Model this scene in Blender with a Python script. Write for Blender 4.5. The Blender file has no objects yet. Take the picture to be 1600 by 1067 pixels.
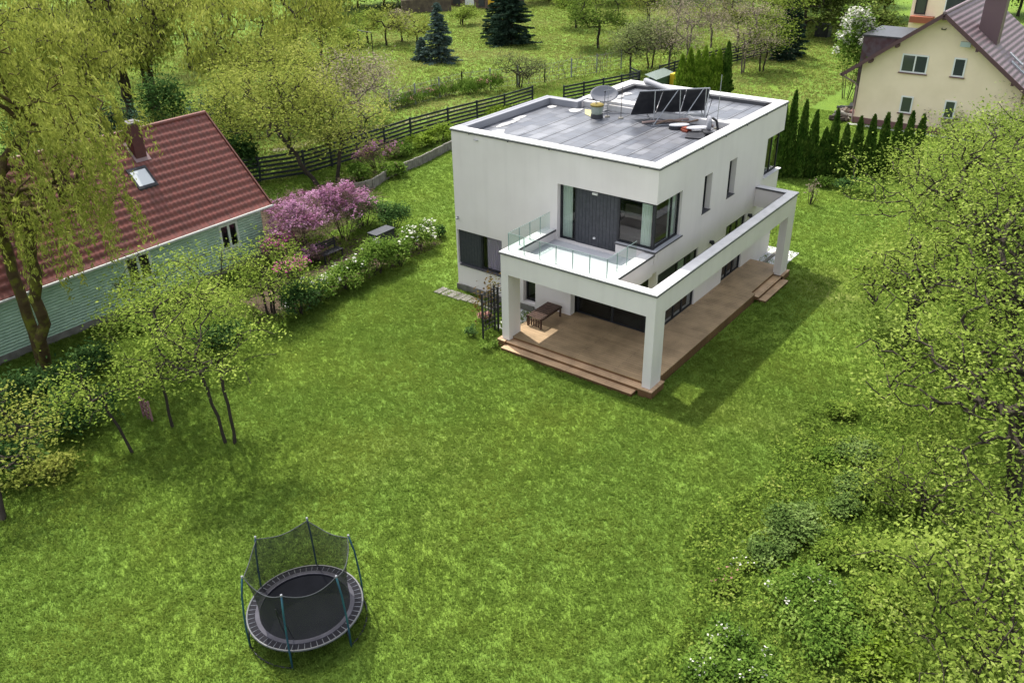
import bpy, math, random
import numpy as np
from mathutils import Matrix, Vector
R = math.radians
SC = bpy.context.scene
COL = SC.collection

# ------------------------------------------------------------------ camera
CAM = np.array([-22.529, -11.462, 15.915]); YAW, PIT, ROL, FPX = .6564, .5016, -.0183, 1342.5
_F = np.array([math.cos(PIT)*math.cos(YAW), math.cos(PIT)*math.sin(YAW), -math.sin(PIT)])
_R = np.cross(_F, [0, 0, 1]); _R /= np.linalg.norm(_R); _U = np.cross(_R, _F)
_R2 = _R*math.cos(ROL)+_U*math.sin(ROL); _U2 = -_R*math.sin(ROL)+_U*math.cos(ROL)
cd = bpy.data.cameras.new('camera'); cam = bpy.data.objects.new('camera', cd); COL.objects.link(cam)
M = Matrix(((_R2[0], _U2[0], -_F[0], CAM[0]), (_R2[1], _U2[1], -_F[1], CAM[1]), (_R2[2], _U2[2], -_F[2], CAM[2]), (0, 0, 0, 1)))
cam.matrix_world = M
cd.sensor_width = 36; cd.lens = 36*FPX/1600; cd.clip_end = 2000; cd.clip_start = .1
SC.camera = cam

# ------------------------------------------------------------------ light
SUN = Vector((.19, .56, 1.0)).normalized()
w = bpy.data.worlds.new('World'); SC.world = w; w.use_nodes = True
nt = w.node_tree; sky = nt.nodes.new('ShaderNodeTexSky'); sky.sky_type = 'NISHITA'; sky.sun_disc = False
sky.sun_elevation = math.asin(SUN.z); sky.sun_rotation = math.atan2(SUN.x, SUN.y)
sky.dust_density = 3.0; sky.air_density = 1.0
bg = nt.nodes['Background']; bg.inputs[1].default_value = .15
hz = nt.nodes.new('ShaderNodeHueSaturation'); hz.inputs['Saturation'].default_value = .35   # hazy white spring sky
nt.links.new(sky.outputs[0], hz.inputs['Color']); nt.links.new(hz.outputs[0], bg.inputs[0])
sl = bpy.data.lights.new('sun', 'SUN'); sl.energy = 2.65; sl.angle = R(.6); sl.color = (1, .94, .84)
so = bpy.data.objects.new('sun', sl); COL.objects.link(so)
so.rotation_euler = SUN.to_track_quat('Z', 'Y').to_euler()
so.location = (0, 20, 40)
SC.view_settings.view_transform = 'Standard'; SC.view_settings.look = 'None'
SC.view_settings.exposure = 1.2; SC.view_settings.gamma = 1
SC.cycles.max_bounces = 6; SC.cycles.transparent_max_bounces = 12

# ------------------------------------------------------------------ helpers
def at(u, v, z=0.):                       # a place on the ground, surveyed from the photograph's own pixel
    d = _F + _R2*(u-800)/FPX - _U2*(v-533.5)/FPX
    return CAM + d*(z-CAM[2])/d[2]
def pv(x, y, z):
    D = np.array([x, y, z])-CAM; q = D@_F
    return 800+FPX*(D@_R2)/q, 533.5-FPX*(D@_U2)/q
def tall(g, vt):                          # height of something standing at g whose top shows at row vt
    lo, hi = 0., 30.
    for _ in range(40):
        m = (lo+hi)/2
        if pv(g[0], g[1], m)[1] > vt: lo = m
        else: hi = m
    return lo

def mat(name, col, rough=.8, spec=.3, bump=None, noise=None, metal=0.):
    m = bpy.data.materials.new(name); m.use_nodes = True; t = m.node_tree; b = t.nodes['Principled BSDF']
    b.inputs['Base Color'].default_value = (*col, 1); b.inputs['Roughness'].default_value = rough
    b.inputs['Specular IOR Level'].default_value = spec; b.inputs['Metallic'].default_value = metal
    tc = t.nodes.new('ShaderNodeNewGeometry')
    if noise:                             # (scale, colour2, low, high)
        n = t.nodes.new('ShaderNodeTexNoise'); n.inputs['Scale'].default_value = noise[0]; n.inputs['Detail'].default_value = 6
        t.links.new(tc.outputs['Position'], n.inputs['Vector'])
        r = t.nodes.new('ShaderNodeValToRGB'); r.color_ramp.elements[0].position = noise[2]; r.color_ramp.elements[1].position = noise[3]
        r.color_ramp.elements[0].color = (*col, 1); r.color_ramp.elements[1].color = (*noise[1], 1)
        t.links.new(n.outputs['Fac'], r.inputs['Fac']); t.links.new(r.outputs['Color'], b.inputs['Base Color'])
    if bump:                              # (scale, strength, distance)
        n2 = t.nodes.new('ShaderNodeTexNoise'); n2.inputs['Scale'].default_value = bump[0]; n2.inputs['Detail'].default_value = 5
        t.links.new(tc.outputs['Position'], n2.inputs['Vector'])
        bp = t.nodes.new('ShaderNodeBump'); bp.inputs['Strength'].default_value = bump[1]; bp.inputs['Distance'].default_value = bump[2]
        t.links.new(n2.outputs['Fac'], bp.inputs['Height']); t.links.new(bp.outputs['Normal'], b.inputs['Normal'])
    return m

def leafmat(name, cols, trans=.35, clump=.9, gloss=.0, patch=None, cc=1.5):
    """leaf colour varies leaf by leaf and clump by clump"""
    m = bpy.data.materials.new(name); m.use_nodes = True; t = m.node_tree
    for n in list(t.nodes): t.nodes.remove(n)
    N = t.nodes.new; L = t.links.new
    g = N('ShaderNodeNewGeometry'); n = N('ShaderNodeTexNoise'); n.inputs['Scale'].default_value = clump; n.inputs['Detail'].default_value = 2
    L(g.outputs['Position'], n.inputs['Vector'])
    a = N('ShaderNodeMath'); a.operation = 'MULTIPLY_ADD'; a.inputs[1].default_value = .55; L(g.outputs['Random Per Island'], a.inputs[0])
    b = N('ShaderNodeMath'); b.operation = 'MULTIPLY_ADD'; b.inputs[1].default_value = cc; b.inputs[2].default_value = .22-cc/2; L(n.outputs['Fac'], b.inputs[0])
    L(b.outputs[0], a.inputs[2])
    r = N('ShaderNodeValToRGB'); e = r.color_ramp.elements
    for i, c in enumerate(cols[1:-1]): e.new((i+1)/(len(cols)-1))
    for i, c in enumerate(cols): e[i].position = i/(len(cols)-1); e[i].color = (*c, 1)
    L(a.outputs[0], r.inputs['Fac'])
    out = r.outputs['Color']
    if patch:                            # (scale, colour, low, high) broad patches
        n3 = N('ShaderNodeTexNoise'); n3.inputs['Scale'].default_value = patch[0]; n3.inputs['Detail'].default_value = 3
        L(g.outputs['Position'], n3.inputs['Vector'])
        mr = N('ShaderNodeMapRange'); mr.inputs[1].default_value = patch[2]; mr.inputs[2].default_value = patch[3]; mr.inputs[4].default_value = patch[4]
        L(n3.outputs['Fac'], mr.inputs[0])
        mx = N('ShaderNodeMix'); mx.data_type = 'RGBA'; L(mr.outputs[0], mx.inputs[0]); L(out, mx.inputs[6]); mx.inputs[7].default_value = (*patch[1], 1)
        out = mx.outputs[2]
    d = N('ShaderNodeBsdfDiffuse'); tr = N('ShaderNodeBsdfTranslucent'); ms = N('ShaderNodeMixShader'); o = N('ShaderNodeOutputMaterial')
    L(out, d.inputs[0]); L(out, tr.inputs[0]); ms.inputs[0].default_value = trans
    L(d.outputs[0], ms.inputs[1]); L(tr.outputs[0], ms.inputs[2])
    last = ms.outputs[0]
    if gloss:
        gl = N('ShaderNodeBsdfGlossy'); gl.inputs['Roughness'].default_value = .45; gl.inputs[0].default_value = (.9, .95, .9, 1)
        m2 = N('ShaderNodeMixShader'); m2.inputs[0].default_value = gloss; L(last, m2.inputs[1]); L(gl.outputs[0], m2.inputs[2]); last = m2.outputs[0]
    L(last, o.inputs[0])
    return m

def glassmat(name, tint, op=.5, rough=.03):
    m = bpy.data.materials.new(name); m.use_nodes = True; t = m.node_tree
    for n in list(t.nodes): t.nodes.remove(n)
    N = t.nodes.new; L = t.links.new
    tp = N('ShaderNodeBsdfTransparent'); tp.inputs[0].default_value = (*tint, 1)
    gl = N('ShaderNodeBsdfGlossy'); gl.inputs['Roughness'].default_value = rough
    lw = N('ShaderNodeLayerWeight'); lw.inputs[0].default_value = op; ms = N('ShaderNodeMixShader'); o = N('ShaderNodeOutputMaterial')
    g = N('ShaderNodeNewGeometry'); iv = N('ShaderNodeMath'); iv.operation = 'SUBTRACT'; iv.inputs[0].default_value = 1; L(g.outputs['Backfacing'], iv.inputs[1])
    mu = N('ShaderNodeMath'); mu.operation = 'MULTIPLY'; L(lw.outputs['Fresnel'], mu.inputs[0]); L(iv.outputs[0], mu.inputs[1])
    L(mu.outputs[0], ms.inputs[0]); L(tp.outputs[0], ms.inputs[1]); L(gl.outputs[0], ms.inputs[2]); L(ms.outputs[0], o.inputs[0])
    return m

OFF = {}
class MB:
    def __init__(s): s.v = []; s.f = []
    def add(s, vs, fs):
        k = len(s.v); s.v += [tuple(map(float, q)) for q in vs]; s.f += [tuple(i+k for i in f) for f in fs]; return s
    def box(s, x0, y0, z0, x1, y1, z1):
        return s.add([(x0, y0, z0), (x1, y0, z0), (x1, y1, z0), (x0, y1, z0), (x0, y0, z1), (x1, y0, z1), (x1, y1, z1), (x0, y1, z1)],
                     [(3, 2, 1, 0), (4, 5, 6, 7), (0, 1, 5, 4), (1, 2, 6, 5), (2, 3, 7, 6), (3, 0, 4, 7)])
    def bar(s, a, b, w_, h_, up=(0, 0, 1)):
        a = Vector(a); b = Vector(b); d = (b-a).normalized(); u = Vector(up)
        if abs(d.dot(u)) > .99: u = Vector((1, 0, 0))
        r = d.cross(u).normalized(); u = r.cross(d)
        q = []
        for p in (a, b):
            for (i, j) in ((-1, -1), (1, -1), (1, 1), (-1, 1)): q.append(p+r*(i*w_/2)+u*(j*h_/2))
        return s.add(q, [(0, 1, 2, 3), (7, 6, 5, 4), (0, 4, 5, 1), (1, 5, 6, 2), (2, 6, 7, 3), (3, 7, 4, 0)])
    def tube(s, pts, rad, n=8, cap=True, closed=False):
        pts = [Vector(p) for p in pts]; rad = rad if hasattr(rad, '__len__') else [rad]*len(pts)
        q = []; up = Vector((.03, .02, 1))
        N = len(pts)
        for i, p in enumerate(pts):
            a = pts[(i-1) % N] if (i or closed) else p; b = pts[(i+1) % N] if (i < N-1 or closed) else p
            d = (b-a).normalized(); u = up if abs(d.dot(up)) < .97 else Vector((1, 0, 0))
            r = d.cross(u).normalized(); v = r.cross(d)
            for k in range(n):
                t = 2*math.pi*k/n; q.append(p+(r*math.cos(t)+v*math.sin(t))*rad[i])
        fs = []
        for i in range(N if closed else N-1):
            j = (i+1) % N
            for k in range(n): fs.append((i*n+k, i*n+(k+1) % n, j*n+(k+1) % n, j*n+k))
        if cap and not closed: fs += [tuple(range(n-1, -1, -1)), tuple((N-1)*n+k for k in range(n))]
        return s.add(q, fs)
    def lathe(s, c, prof, n=24):
        q = []; fs = []
        for (r, z) in prof:
            for k in range(n): t = 2*math.pi*k/n; q.append((c[0]+r*math.cos(t), c[1]+r*math.sin(t), c[2]+z))
        for i in range(len(prof)-1):
            for k in range(n): fs.append((i*n+k, i*n+(k+1) % n, (i+1)*n+(k+1) % n, (i+1)*n+k))
        return s.add(q, fs)
    def prism(s, poly, z0, z1):
        n = len(poly)
        return s.add([(x, y, z0) for x, y in poly]+[(x, y, z1) for x, y in poly],
                     [tuple(range(n-1, -1, -1)), tuple(range(n, 2*n))]+[(i, (i+1) % n, n+(i+1) % n, n+i) for i in range(n)])
    def build(s, name, m, parent=None, bevel=0, smooth=False):
        off = OFF.get(parent.name, Vector((0, 0, 0))) if parent else Vector((0, 0, 0))
        me = bpy.data.meshes.new(name); me.from_pydata([(x-off[0], y-off[1], z-off[2]) for x, y, z in s.v], [], s.f)
        o = bpy.data.objects.new(name, me); COL.objects.link(o)
        for mm in (m if isinstance(m, (list, tuple)) else [m]): me.materials.append(mm)
        if parent: o.parent = parent; OFF[o.name] = off
        if bevel:
            b = o.modifiers.new('bevel', 'BEVEL'); b.width = bevel; b.segments = 2; b.limit_method = 'ANGLE'
        if smooth: me.polygons.foreach_set('use_smooth', [True]*len(me.polygons))
        return o

def npmesh(name, V, F, m, parent=None, smooth=False):
    """V (n,3), F (k,c) equal-sized faces"""
    off = np.array(OFF.get(parent.name, (0, 0, 0))) if parent else np.zeros(3)
    me = bpy.data.meshes.new(name); V = np.asarray(V, np.float32)-off.astype(np.float32); F = np.asarray(F, np.int32)
    me.vertices.add(len(V)); me.vertices.foreach_set('co', V.ravel())
    k = F.shape[1]; me.loops.add(F.size); me.loops.foreach_set('vertex_index', F.ravel())
    me.polygons.add(len(F)); me.polygons.foreach_set('loop_start', np.arange(0, F.size, k, dtype=np.int32))
    if smooth: me.polygons.foreach_set('use_smooth', np.ones(len(F), bool))
    me.update(calc_edges=True); me.validate()
    me.materials.append(m)
    o = bpy.data.objects.new(name, me); COL.objects.link(o)
    if parent: o.parent = parent; OFF[o.name] = Vector(off)
    return o

def tag(o, label, cat, group=None):
    o['label'] = label; o['category'] = cat
    if group: o['group'] = group
    return o
def thing(name, loc, label, cat, group=None):
    o = bpy.data.objects.new(name, None); COL.objects.link(o); o.location = loc; o.empty_display_size = .3
    OFF[o.name] = Vector(loc); return tag(o, label, cat, group)
def struct(o, kind='structure'): o['kind'] = kind; return o
def dup(src, loc, rz, sc, label, group=None):
    r = src.copy(); COL.objects.link(r); r.location = loc; r.rotation_euler = (0, 0, rz); r.scale = sc if hasattr(sc, '__len__') else (sc,)*3
    r['label'] = label
    if group: r['group'] = group
    for ch in list(src.children):
        c = ch.copy(); COL.objects.link(c); c.parent = r
        for g2 in list(ch.children):
            d = g2.copy(); COL.objects.link(d); d.parent = c
    return r

# ------------------------------------------------------------------ foliage tools
def leaves(rng, C, L, W, up=.5, dirs=None, fold=0.):
    """C (n,3) leaf centres -> rhombus quads"""
    n = len(C)
    nr = rng.normal(size=(n, 3)); nr[:, 2] = np.abs(nr[:, 2])+up*2; nr /= np.linalg.norm(nr, axis=1)[:, None]
    d = rng.normal(size=(n, 3)) if dirs is None else dirs+rng.normal(size=(n, 3))*.25
    d -= nr*(d*nr).sum(1)[:, None]; d /= np.linalg.norm(d, axis=1)[:, None]+1e-9
    s = np.cross(nr, d); k = rng.uniform(.65, 1.3, n)[:, None]
    a = C-d*L*k*.5; b = C+s*W*k*.5-d*L*k*.08; c = C+d*L*k*.5; e = C-s*W*k*.5-d*L*k*.08
    V = np.stack([a, b, c, e], 1).reshape(-1, 3); F = np.arange(4*n).reshape(n, 4)
    return V, F
def hang(rng, C, L, W, D):
    """long quads running along D, facing anywhere: strands, needles, blades"""
    n = len(C); D = D/np.linalg.norm(D, axis=1)[:, None]
    nr = rng.normal(size=(n, 3)); s = np.cross(nr, D); s /= np.linalg.norm(s, axis=1)[:, None]+1e-9
    k = rng.uniform(.7, 1.3, n)[:, None]
    V = np.stack([C-D*L*k*.5, C+s*W*.5*k, C+D*L*k*.5, C-s*W*.5*k], 1).reshape(-1, 3)
    return V, np.arange(4*n).reshape(n, 4)

def skeleton(rng, base, top, pts, wob=.12, gravity=0.):
    """nodes and parents: a trunk from base to top, then limbs reaching each point"""
    base = np.array(base, float); top = np.array(top, float)
    k = max(4, int(np.linalg.norm(top-base)/.5)); P = [base]; par = [-1]
    for i in range(1, k+1):
        t = i/k; P.append(base+(top-base)*t+rng.normal(size=3)*wob*np.array([1, 1, .2])*(.6 if i < k else 1)); par.append(i-1)
    start = max(1, int(k*.45))
    order = np.argsort(np.linalg.norm(pts-top, axis=1))
    ends = []
    for q in pts[order]:
        A = np.array(P[start:]); dv = q-A; dist = np.linalg.norm(dv, axis=1)
        cost = dist+np.maximum(0, -dv[:, 2])*1.2+np.where(np.arange(len(A)) < k-start, .25, 0)
        j = int(np.argmin(cost)); src = A[j]; idx = start+j; dd = dist[j]
        m = 1 if dd < .5 else (2 if dd < 1.2 else 3)
        for i in range(1, m+1):
            t = i/m; p = src+(q-src)*t
            if i < m: p = p+rng.normal(size=3)*dd*.09+np.array([0, 0, dd*.10*math.sin(math.pi*t)])
            P.append(p); par.append(idx); idx = len(P)-1
        ends.append(idx)
    P = np.array(P); par = np.array(par); cnt = np.zeros(len(P))
    for e in ends: cnt[e] += 1
    for i in range(len(P)-1, 0, -1): cnt[par[i]] += cnt[i]
    return P, par, cnt, ends
def tubes(P, par, rad, n=5):
    i = np.arange(1, len(P)); a = P[par[i]]; b = P[i]; d = b-a; d /= np.linalg.norm(d, axis=1)[:, None]+1e-9
    up = np.where(np.abs(d[:, 2:3]) > .9, np.array([[1., 0, 0]]), np.array([[0, 0, 1.]]))
    r = np.cross(d, up); r /= np.linalg.norm(r, axis=1)[:, None]; u = np.cross(r, d)
    ra = np.minimum(rad[par[i]], rad[i]*1.6); rb = rad[i]; t = np.arange(n)*2*math.pi/n
    ring = r[:, None]*np.cos(t)[None, :, None]+u[:, None]*np.sin(t)[None, :, None]
    A = (a-d*ra[:, None]*.4)[:, None]+ring*ra[:, None, None]; B = b[:, None]+ring*rb[:, None, None]
    V = np.concatenate([A, B], 1).reshape(-1, 3); m = len(i); base = (np.arange(m)*2*n)[:, None, None]
    k = np.arange(n); q = np.stack([k, (k+1) % n, n+(k+1) % n, n+k], 1)[None]
    return V, (base+q).reshape(-1, 4)

def blob_points(rng, c, rx, ry, rz, nclump, per, csize, flat=.0):
    """clumped points in an ellipsoid shell: uneven crown with gaps"""
    out = []
    for _ in range(nclump):
        d = rng.normal(size=3); d /= np.linalg.norm(d); r = rng.uniform(.45, 1.)**.6
        if d[2] < -.5: d[2] *= .4
        p = np.array(c)+d*r*np.array([rx, ry, rz])
        out.append(p+rng.normal(size=(per, 3))*csize*np.array([1, 1, .6]))
    return np.concatenate(out)

def broadleaf(name, loc, h, r, lm, bm, label, cat='tree', group=None, seed=0, nclump=26, per=7, leaf=(.16, .1), nleaf=14, spread=.28,
              trunk=.14, low=.35, lean=(0, 0), rz=None, stems=1, tip=.012, droop=0, wob=1.):
    rng = np.random.default_rng(seed); loc = np.array(loc, float)
    t = thing(name, tuple(loc), label, cat, group)
    rz = rz or (h*(1-low)/2); c = loc+np.array([lean[0], lean[1], h-rz*1.02])
    pts = blob_points(rng, c, r, r, rz, nclump, per, r*.17)
    pts = pts[pts[:, 2] > loc[2]+.4]
    Vs, Fs, n0 = [], [], 0; P_all = []
    for s in range(stems):
        a = 2*math.pi*s/stems+seed; o = np.array([math.cos(a), math.sin(a), 0])*(.12 if stems > 1 else 0)
        sub = pts[s::stems]
        top = c+np.array([0, 0, -rz*.35])+o*r*1.3
        P, par, cnt, ends = skeleton(rng, loc+o*1.2+np.array([0, 0, -.1]), top, sub, wob=.03*h/2*wob)
        rad = np.maximum(tip, trunk*(cnt/max(cnt.max(), 1))**.46/(stems**.4)); rad[0] *= 1.3
        V, F = tubes(P, par, rad, 6); Vs.append(V); Fs.append(F+n0); n0 += len(V)
        thin = np.where(cnt <= 3)[0]; P_all.append(P[thin])
    npmesh('trunk', np.concatenate(Vs), np.concatenate(Fs), bm, t, smooth=True)
    T = np.concatenate(P_all); C = np.repeat(T, nleaf, 0)+rng.normal(size=(len(T)*nleaf, 3))*spread*np.array([1, 1, .7])
    C = C[C[:, 2] > loc[2]+.15]
    if droop:
        V, F = hang(rng, C, leaf[0], leaf[1], np.array([0, 0, -1.])+rng.normal(size=(len(C), 3))*.45)
    else: V, F = leaves(rng, C, leaf[0], leaf[1])
    npmesh('crown', V, F, lm, t)
    return t

def willow(loc, h, r, lm, bm, label, seed, ends=170, trunk=.35, lean=(0, 0), strand=(1.0, 2.6), leaf=(.17, .045), dens=26, group=None, low=.35, stems=1):
    rng = np.random.default_rng(seed); loc = np.array(loc, float)
    t = thing('willow_tree', tuple(loc), label, 'tree', group)
    rz = h*(1-low)/2; c = loc+np.array([lean[0], lean[1], h-rz])
    pts = blob_points(rng, c, r, r, rz, max(8, ends//7), 7, r*.13)
    Vs, Fs, n0, tips = [], [], 0, []
    for s in range(stems):
        o = np.array([math.cos(seed+s*3.1), math.sin(seed+s*3.1), 0])
        P, par, cnt, en = skeleton(rng, loc+o*.15*(stems > 1)-np.array([0, 0, .1]), c+o*r*.35*(stems > 1)+np.array([0, 0, -rz*.3]), pts[s::stems], wob=.12)
        rad = np.maximum(.014, trunk*(cnt/cnt.max())**.5); V, F = tubes(P, par, rad, 7); Vs.append(V); Fs.append(F+n0); n0 += len(V)
        tips.append(P[np.where(cnt <= 2)[0]])
    npmesh('trunk', np.concatenate(Vs), np.concatenate(Fs), bm, t, smooth=True)
    T = np.concatenate(tips); C, D = [], []
    for p in np.repeat(T, 2, 0):
        L = rng.uniform(*strand); out = (p-c)*np.array([1, 1, 0]); out /= np.linalg.norm(out)+.1; out = out*.35+rng.normal(size=3)*np.array([.3, .3, 0])
        n = int(dens*L); s = rng.uniform(0, 1, n); st = p+rng.normal(size=3)*.25
        q = st+out*(s[:, None]**.6)*L*.45+np.array([0, 0, -1.])*(s[:, None]**1.5)*L+rng.normal(size=(n, 3))*.055
        C.append(q); dd = np.tile(np.array([0, 0, -1.]), (n, 1))+out*(1-s[:, None])+rng.normal(size=(n, 3))*.5; D.append(dd)
    C = np.concatenate(C); D = np.concatenate(D); k = C[:, 2] > .3; V, F = hang(rng, C[k], leaf[0], leaf[1], D[k])
    npmesh('crown', V, F, lm, t); return t

def conifer(name, loc, h, r, lm, bm, label, seed, group=None, dens=1., needle=(.26, .075), low=.05):
    rng = np.random.default_rng(seed); loc = np.array(loc, float); t = thing(name, tuple(loc), label, 'tree', group)
    b = MB(); b.tube([loc+np.array([0, 0, -.1]), loc+np.array([0, 0, h*.5]), loc+np.array([0, 0, h*.98])], [.02*h+.03, .012*h+.02, .01], 7)
    C, D = [], []; z = h*low+.15
    while z < h*.985:
        f = 1-z/h; rr = r*(f**.8)*rng.uniform(.8, 1.1)+.08
        for k in range(rng.integers(7, 10)):
            a = rng.uniform(0, 2*math.pi); L = rr*rng.uniform(.75, 1.12); o = np.array([math.cos(a), math.sin(a), 0])
            n = int((14+44*L)*dens); s = rng.uniform(.08, 1, n)**.8
            side = np.array([-o[1], o[0], 0]); wd = (1-s)*.28*L+.05
            y = rng.uniform(-1, 1, n)*wd
            q = loc+np.array([0, 0, z])+o*(s[:, None]*L)+side*y[:, None]+np.array([0, 0, 1.])*((-.32*s+.18*s*s)*L-np.abs(y)*.25+rng.normal(size=n)*.03)[:, None]
            C.append(q); D.append(o*1.+side*np.sign(y)[:, None]*.7+np.array([0, 0, -.25])+rng.normal(size=(n, 3))*.3)
            if L > .4: b.tube([loc+np.array([0, 0, z]), loc+np.array([0, 0, z])+o*L*.9+np.array([0, 0, -.16*L])], [.02, .006], 4, cap=False)
        z += .13+.05*h*.3*f+.04
    b.build('trunk', bm, t)
    C = np.concatenate(C); V, F = hang(rng, C, needle[0], needle[1], np.concatenate(D)); npmesh('crown', V, F, lm, t); return t

def column(name, loc, h, r, lm, bm, label, seed, group=None, n=2600, leaf=(.2, .07), cat='tree'):
    rng = np.random.default_rng(seed); loc = np.array(loc, float); t = thing(name, tuple(loc), label, cat, group)
    b = MB(); b.tube([loc+np.array([0, 0, -.1]), loc+np.array([0, 0, h*.9])], [.06, .01], 6); b.build('trunk', bm, t)
    s = rng.uniform(0, 1, n)**1.25; a = rng.uniform(0, 2*math.pi, n)
    prof = np.minimum(1, .55+s*3.5)*(1-s)**.62
    lump = 1+.16*np.sin(a*3+s*9+seed)+.1*np.sin(a*7-s*21+seed*2)
    rr = r*prof*lump*rng.uniform(.55, 1.06, n)**.6
    C = loc+np.stack([rr*np.cos(a), rr*np.sin(a), .04+s*h*.98], 1)
    D = np.stack([np.cos(a)*.35, np.sin(a)*.35, np.ones(n)], 1)+rng.normal(size=(n, 3))*.3
    V, F = hang(rng, C, leaf[0], leaf[1], D)
    k = 9; zs = np.linspace(0, 1, 9); core = []
    for q in zs:
        pr = min(1, .55+q*3.5)*(1-q)**.62*r*.68
        for j in range(k): core.append(loc+np.array([pr*math.cos(j*2*math.pi/k), pr*math.sin(j*2*math.pi/k), .05+q*h*.93]))
    cf = [(i*k+j, i*k+(j+1) % k, (i+1)*k+(j+1) % k, (i+1)*k+j) for i in range(8) for j in range(k)]
    F2 = np.array(cf)+len(V); V = np.concatenate([V, np.array(core)]); F = np.concatenate([F, F2])
    npmesh('crown', V, F, lm, t); return t

def shrub(name, loc, rx, ry, h, lm, bm, label, seed, n=2500, leaf=(.13, .07), fm=None, nf=0, fsize=.12, fcl=14, cat='shrub', group=None, rz=0., up=.5, stems=9, clumps=16, csz=.22, blade=False):
    rng = np.random.default_rng(seed); loc = np.array(loc, float); t = thing(name, tuple(loc), label, cat, group)
    ca, sa = math.cos(rz), math.sin(rz)
    def W(q):
        q = q.copy(); x = q[:, 0]*ca-q[:, 1]*sa; y = q[:, 0]*sa+q[:, 1]*ca; q[:, 0] = x; q[:, 1] = y; return q+loc
    cl = []
    for _ in range(clumps):
        a = rng.uniform(0, 2*math.pi); rr = rng.uniform(0, .9)**.55; z = h*(.35+.6*math.sqrt(max(0, 1-rr*rr))*rng.uniform(.6, 1.))
        cl.append((rr*math.cos(a)*rx, rr*math.sin(a)*ry, z))
    cl = np.array(cl); mn = min(rx, ry)
    b = MB()
    for i in range(min(stems, clumps)):
        e = W(cl[i:i+1])[0]; s0 = loc+np.array([(e[0]-loc[0])*.25, (e[1]-loc[1])*.25, -.05])
        b.tube([s0, (s0+e)/2+rng.normal(size=3)*.06, e], [.025, .016, .006], 5, cap=False)
    b.build('stem', bm, t)
    idx = rng.integers(0, clumps, n); q = cl[idx]+rng.normal(size=(n, 3))*np.array([rx, ry, h*.75])*csz
    q[:, 2] = np.abs(q[:, 2])*.97+.03; q = W(q)
    if blade: V, F = hang(rng, q, leaf[0], leaf[1], np.array([0, 0, 1.])+rng.normal(size=(n, 3))*.5)
    else: V, F = leaves(rng, q, leaf[0], leaf[1], up)
    npmesh('foliage', V, F, lm, t)
    if fm:
        ncl = max(3, nf//fcl); idx = rng.integers(0, clumps, ncl); d = rng.normal(size=(ncl, 3)); d[:, 2] = np.abs(d[:, 2])+.4; d /= np.linalg.norm(d, axis=1)[:, None]
        cc = cl[idx]+d*np.array([rx, ry, h*.7])*csz*1.5; cc = W(cc)
        C = np.repeat(cc, fcl, 0)+rng.normal(size=(ncl*fcl, 3))*fsize*.7; V, F = leaves(rng, C, fsize, fsize*.75, .6); npmesh('blossom', V, F, fm, t)
    return t

# ------------------------------------------------------------------ materials
WHITE = mat('render_white', (.71, .665, .65), .85, .2, bump=(60, .25, .01), noise=(.7, (.65, .605, .59), .35, .75))
COPE = mat('coping_white', (.57, .56, .56), .6, .3, noise=(2.5, (.45, .44, .44), .45, .8), bump=(9, .3, .02))
def _streaks():
    t = WHITE.node_tree; b = t.nodes['Principled BSDF']; N = t.nodes.new; L = t.links.new; src = b.inputs['Base Color'].links[0].from_socket
    g = N('ShaderNodeNewGeometry'); mp = N('ShaderNodeMapping'); mp.inputs['Scale'].default_value = (3.2, 3.2, .22); L(g.outputs['Position'], mp.inputs[0])
    n = N('ShaderNodeTexNoise'); n.inputs['Scale'].default_value = 1.; n.inputs['Detail'].default_value = 6; L(mp.outputs[0], n.inputs['Vector'])
    mr = N('ShaderNodeMapRange'); mr.inputs[1].default_value = .48; mr.inputs[2].default_value = .78; mr.inputs[3].default_value = 1.; mr.inputs[4].default_value = .95; L(n.outputs['Fac'], mr.inputs[0])
    vm = N('ShaderNodeVectorMath'); vm.operation = 'SCALE'; L(src, vm.inputs[0]); L(mr.outputs[0], vm.inputs['Scale']); L(vm.outputs[0], b.inputs['Base Color'])
_streaks()
BALC = mat('balcony_paving', (.50, .50, .53), .55, .3, noise=(1.2, (.40, .40, .43), .45, .8))
ANTH = mat('anthracite', (.035, .038, .046), .5, .4, noise=(8, (.05, .053, .062), .4, .7))
DRIP = mat('drip_metal', (.06, .06, .065), .5, .4)
DARK = mat('black_paint', (.012, .013, .017), .5, .35, noise=(5, (.03, .03, .035), .4, .8))
JOINT = mat('board_joint_grey', (.024, .026, .032), .6)
FENCE = mat('fence_black', (.012, .016, .02), .55, .3, noise=(3, (.04, .05, .055), .4, .8))
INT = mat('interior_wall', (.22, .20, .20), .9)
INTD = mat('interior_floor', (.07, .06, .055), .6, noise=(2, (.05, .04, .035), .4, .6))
CURT = mat('curtain_cloth', (.80, .82, .72), .9)
PINK = mat('mauve_curtain', (.62, .46, .60), .9)
METAL = mat('steel', (.35, .36, .38), .4, .5, metal=.7)
GREYM = mat('grey_metal', (.22, .225, .25), .45, .4)
CONC = mat('concrete', (.20, .19, .17), .9, .2, noise=(3, (.11, .105, .09), .35, .7), bump=(14, .4, .02))
GLASSW = glassmat('window_glass', (.80, .84, .84), .36)
GLASSB = glassmat('balustrade_glass', (.90, .95, .93), .25)
SLATE = mat('black_slab', (.02, .021, .026), .4, .4, noise=(4, (.045, .045, .05), .4, .8))
BARK = mat('bark', (.075, .06, .045), .95, .1, noise=(9, (.035, .028, .022), .35, .65), bump=(20, .7, .03))
BARKD = mat('bark_dark', (.04, .033, .027), .95, .1, noise=(9, (.05, .042, .034), .35, .65), bump=(24, .6, .02))
BARKM = mat('bark_mossy', (.06, .042, .02), .95, .1, noise=(3, (.11, .115, .018), .48, .66), bump=(13, .9, .05))
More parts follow.
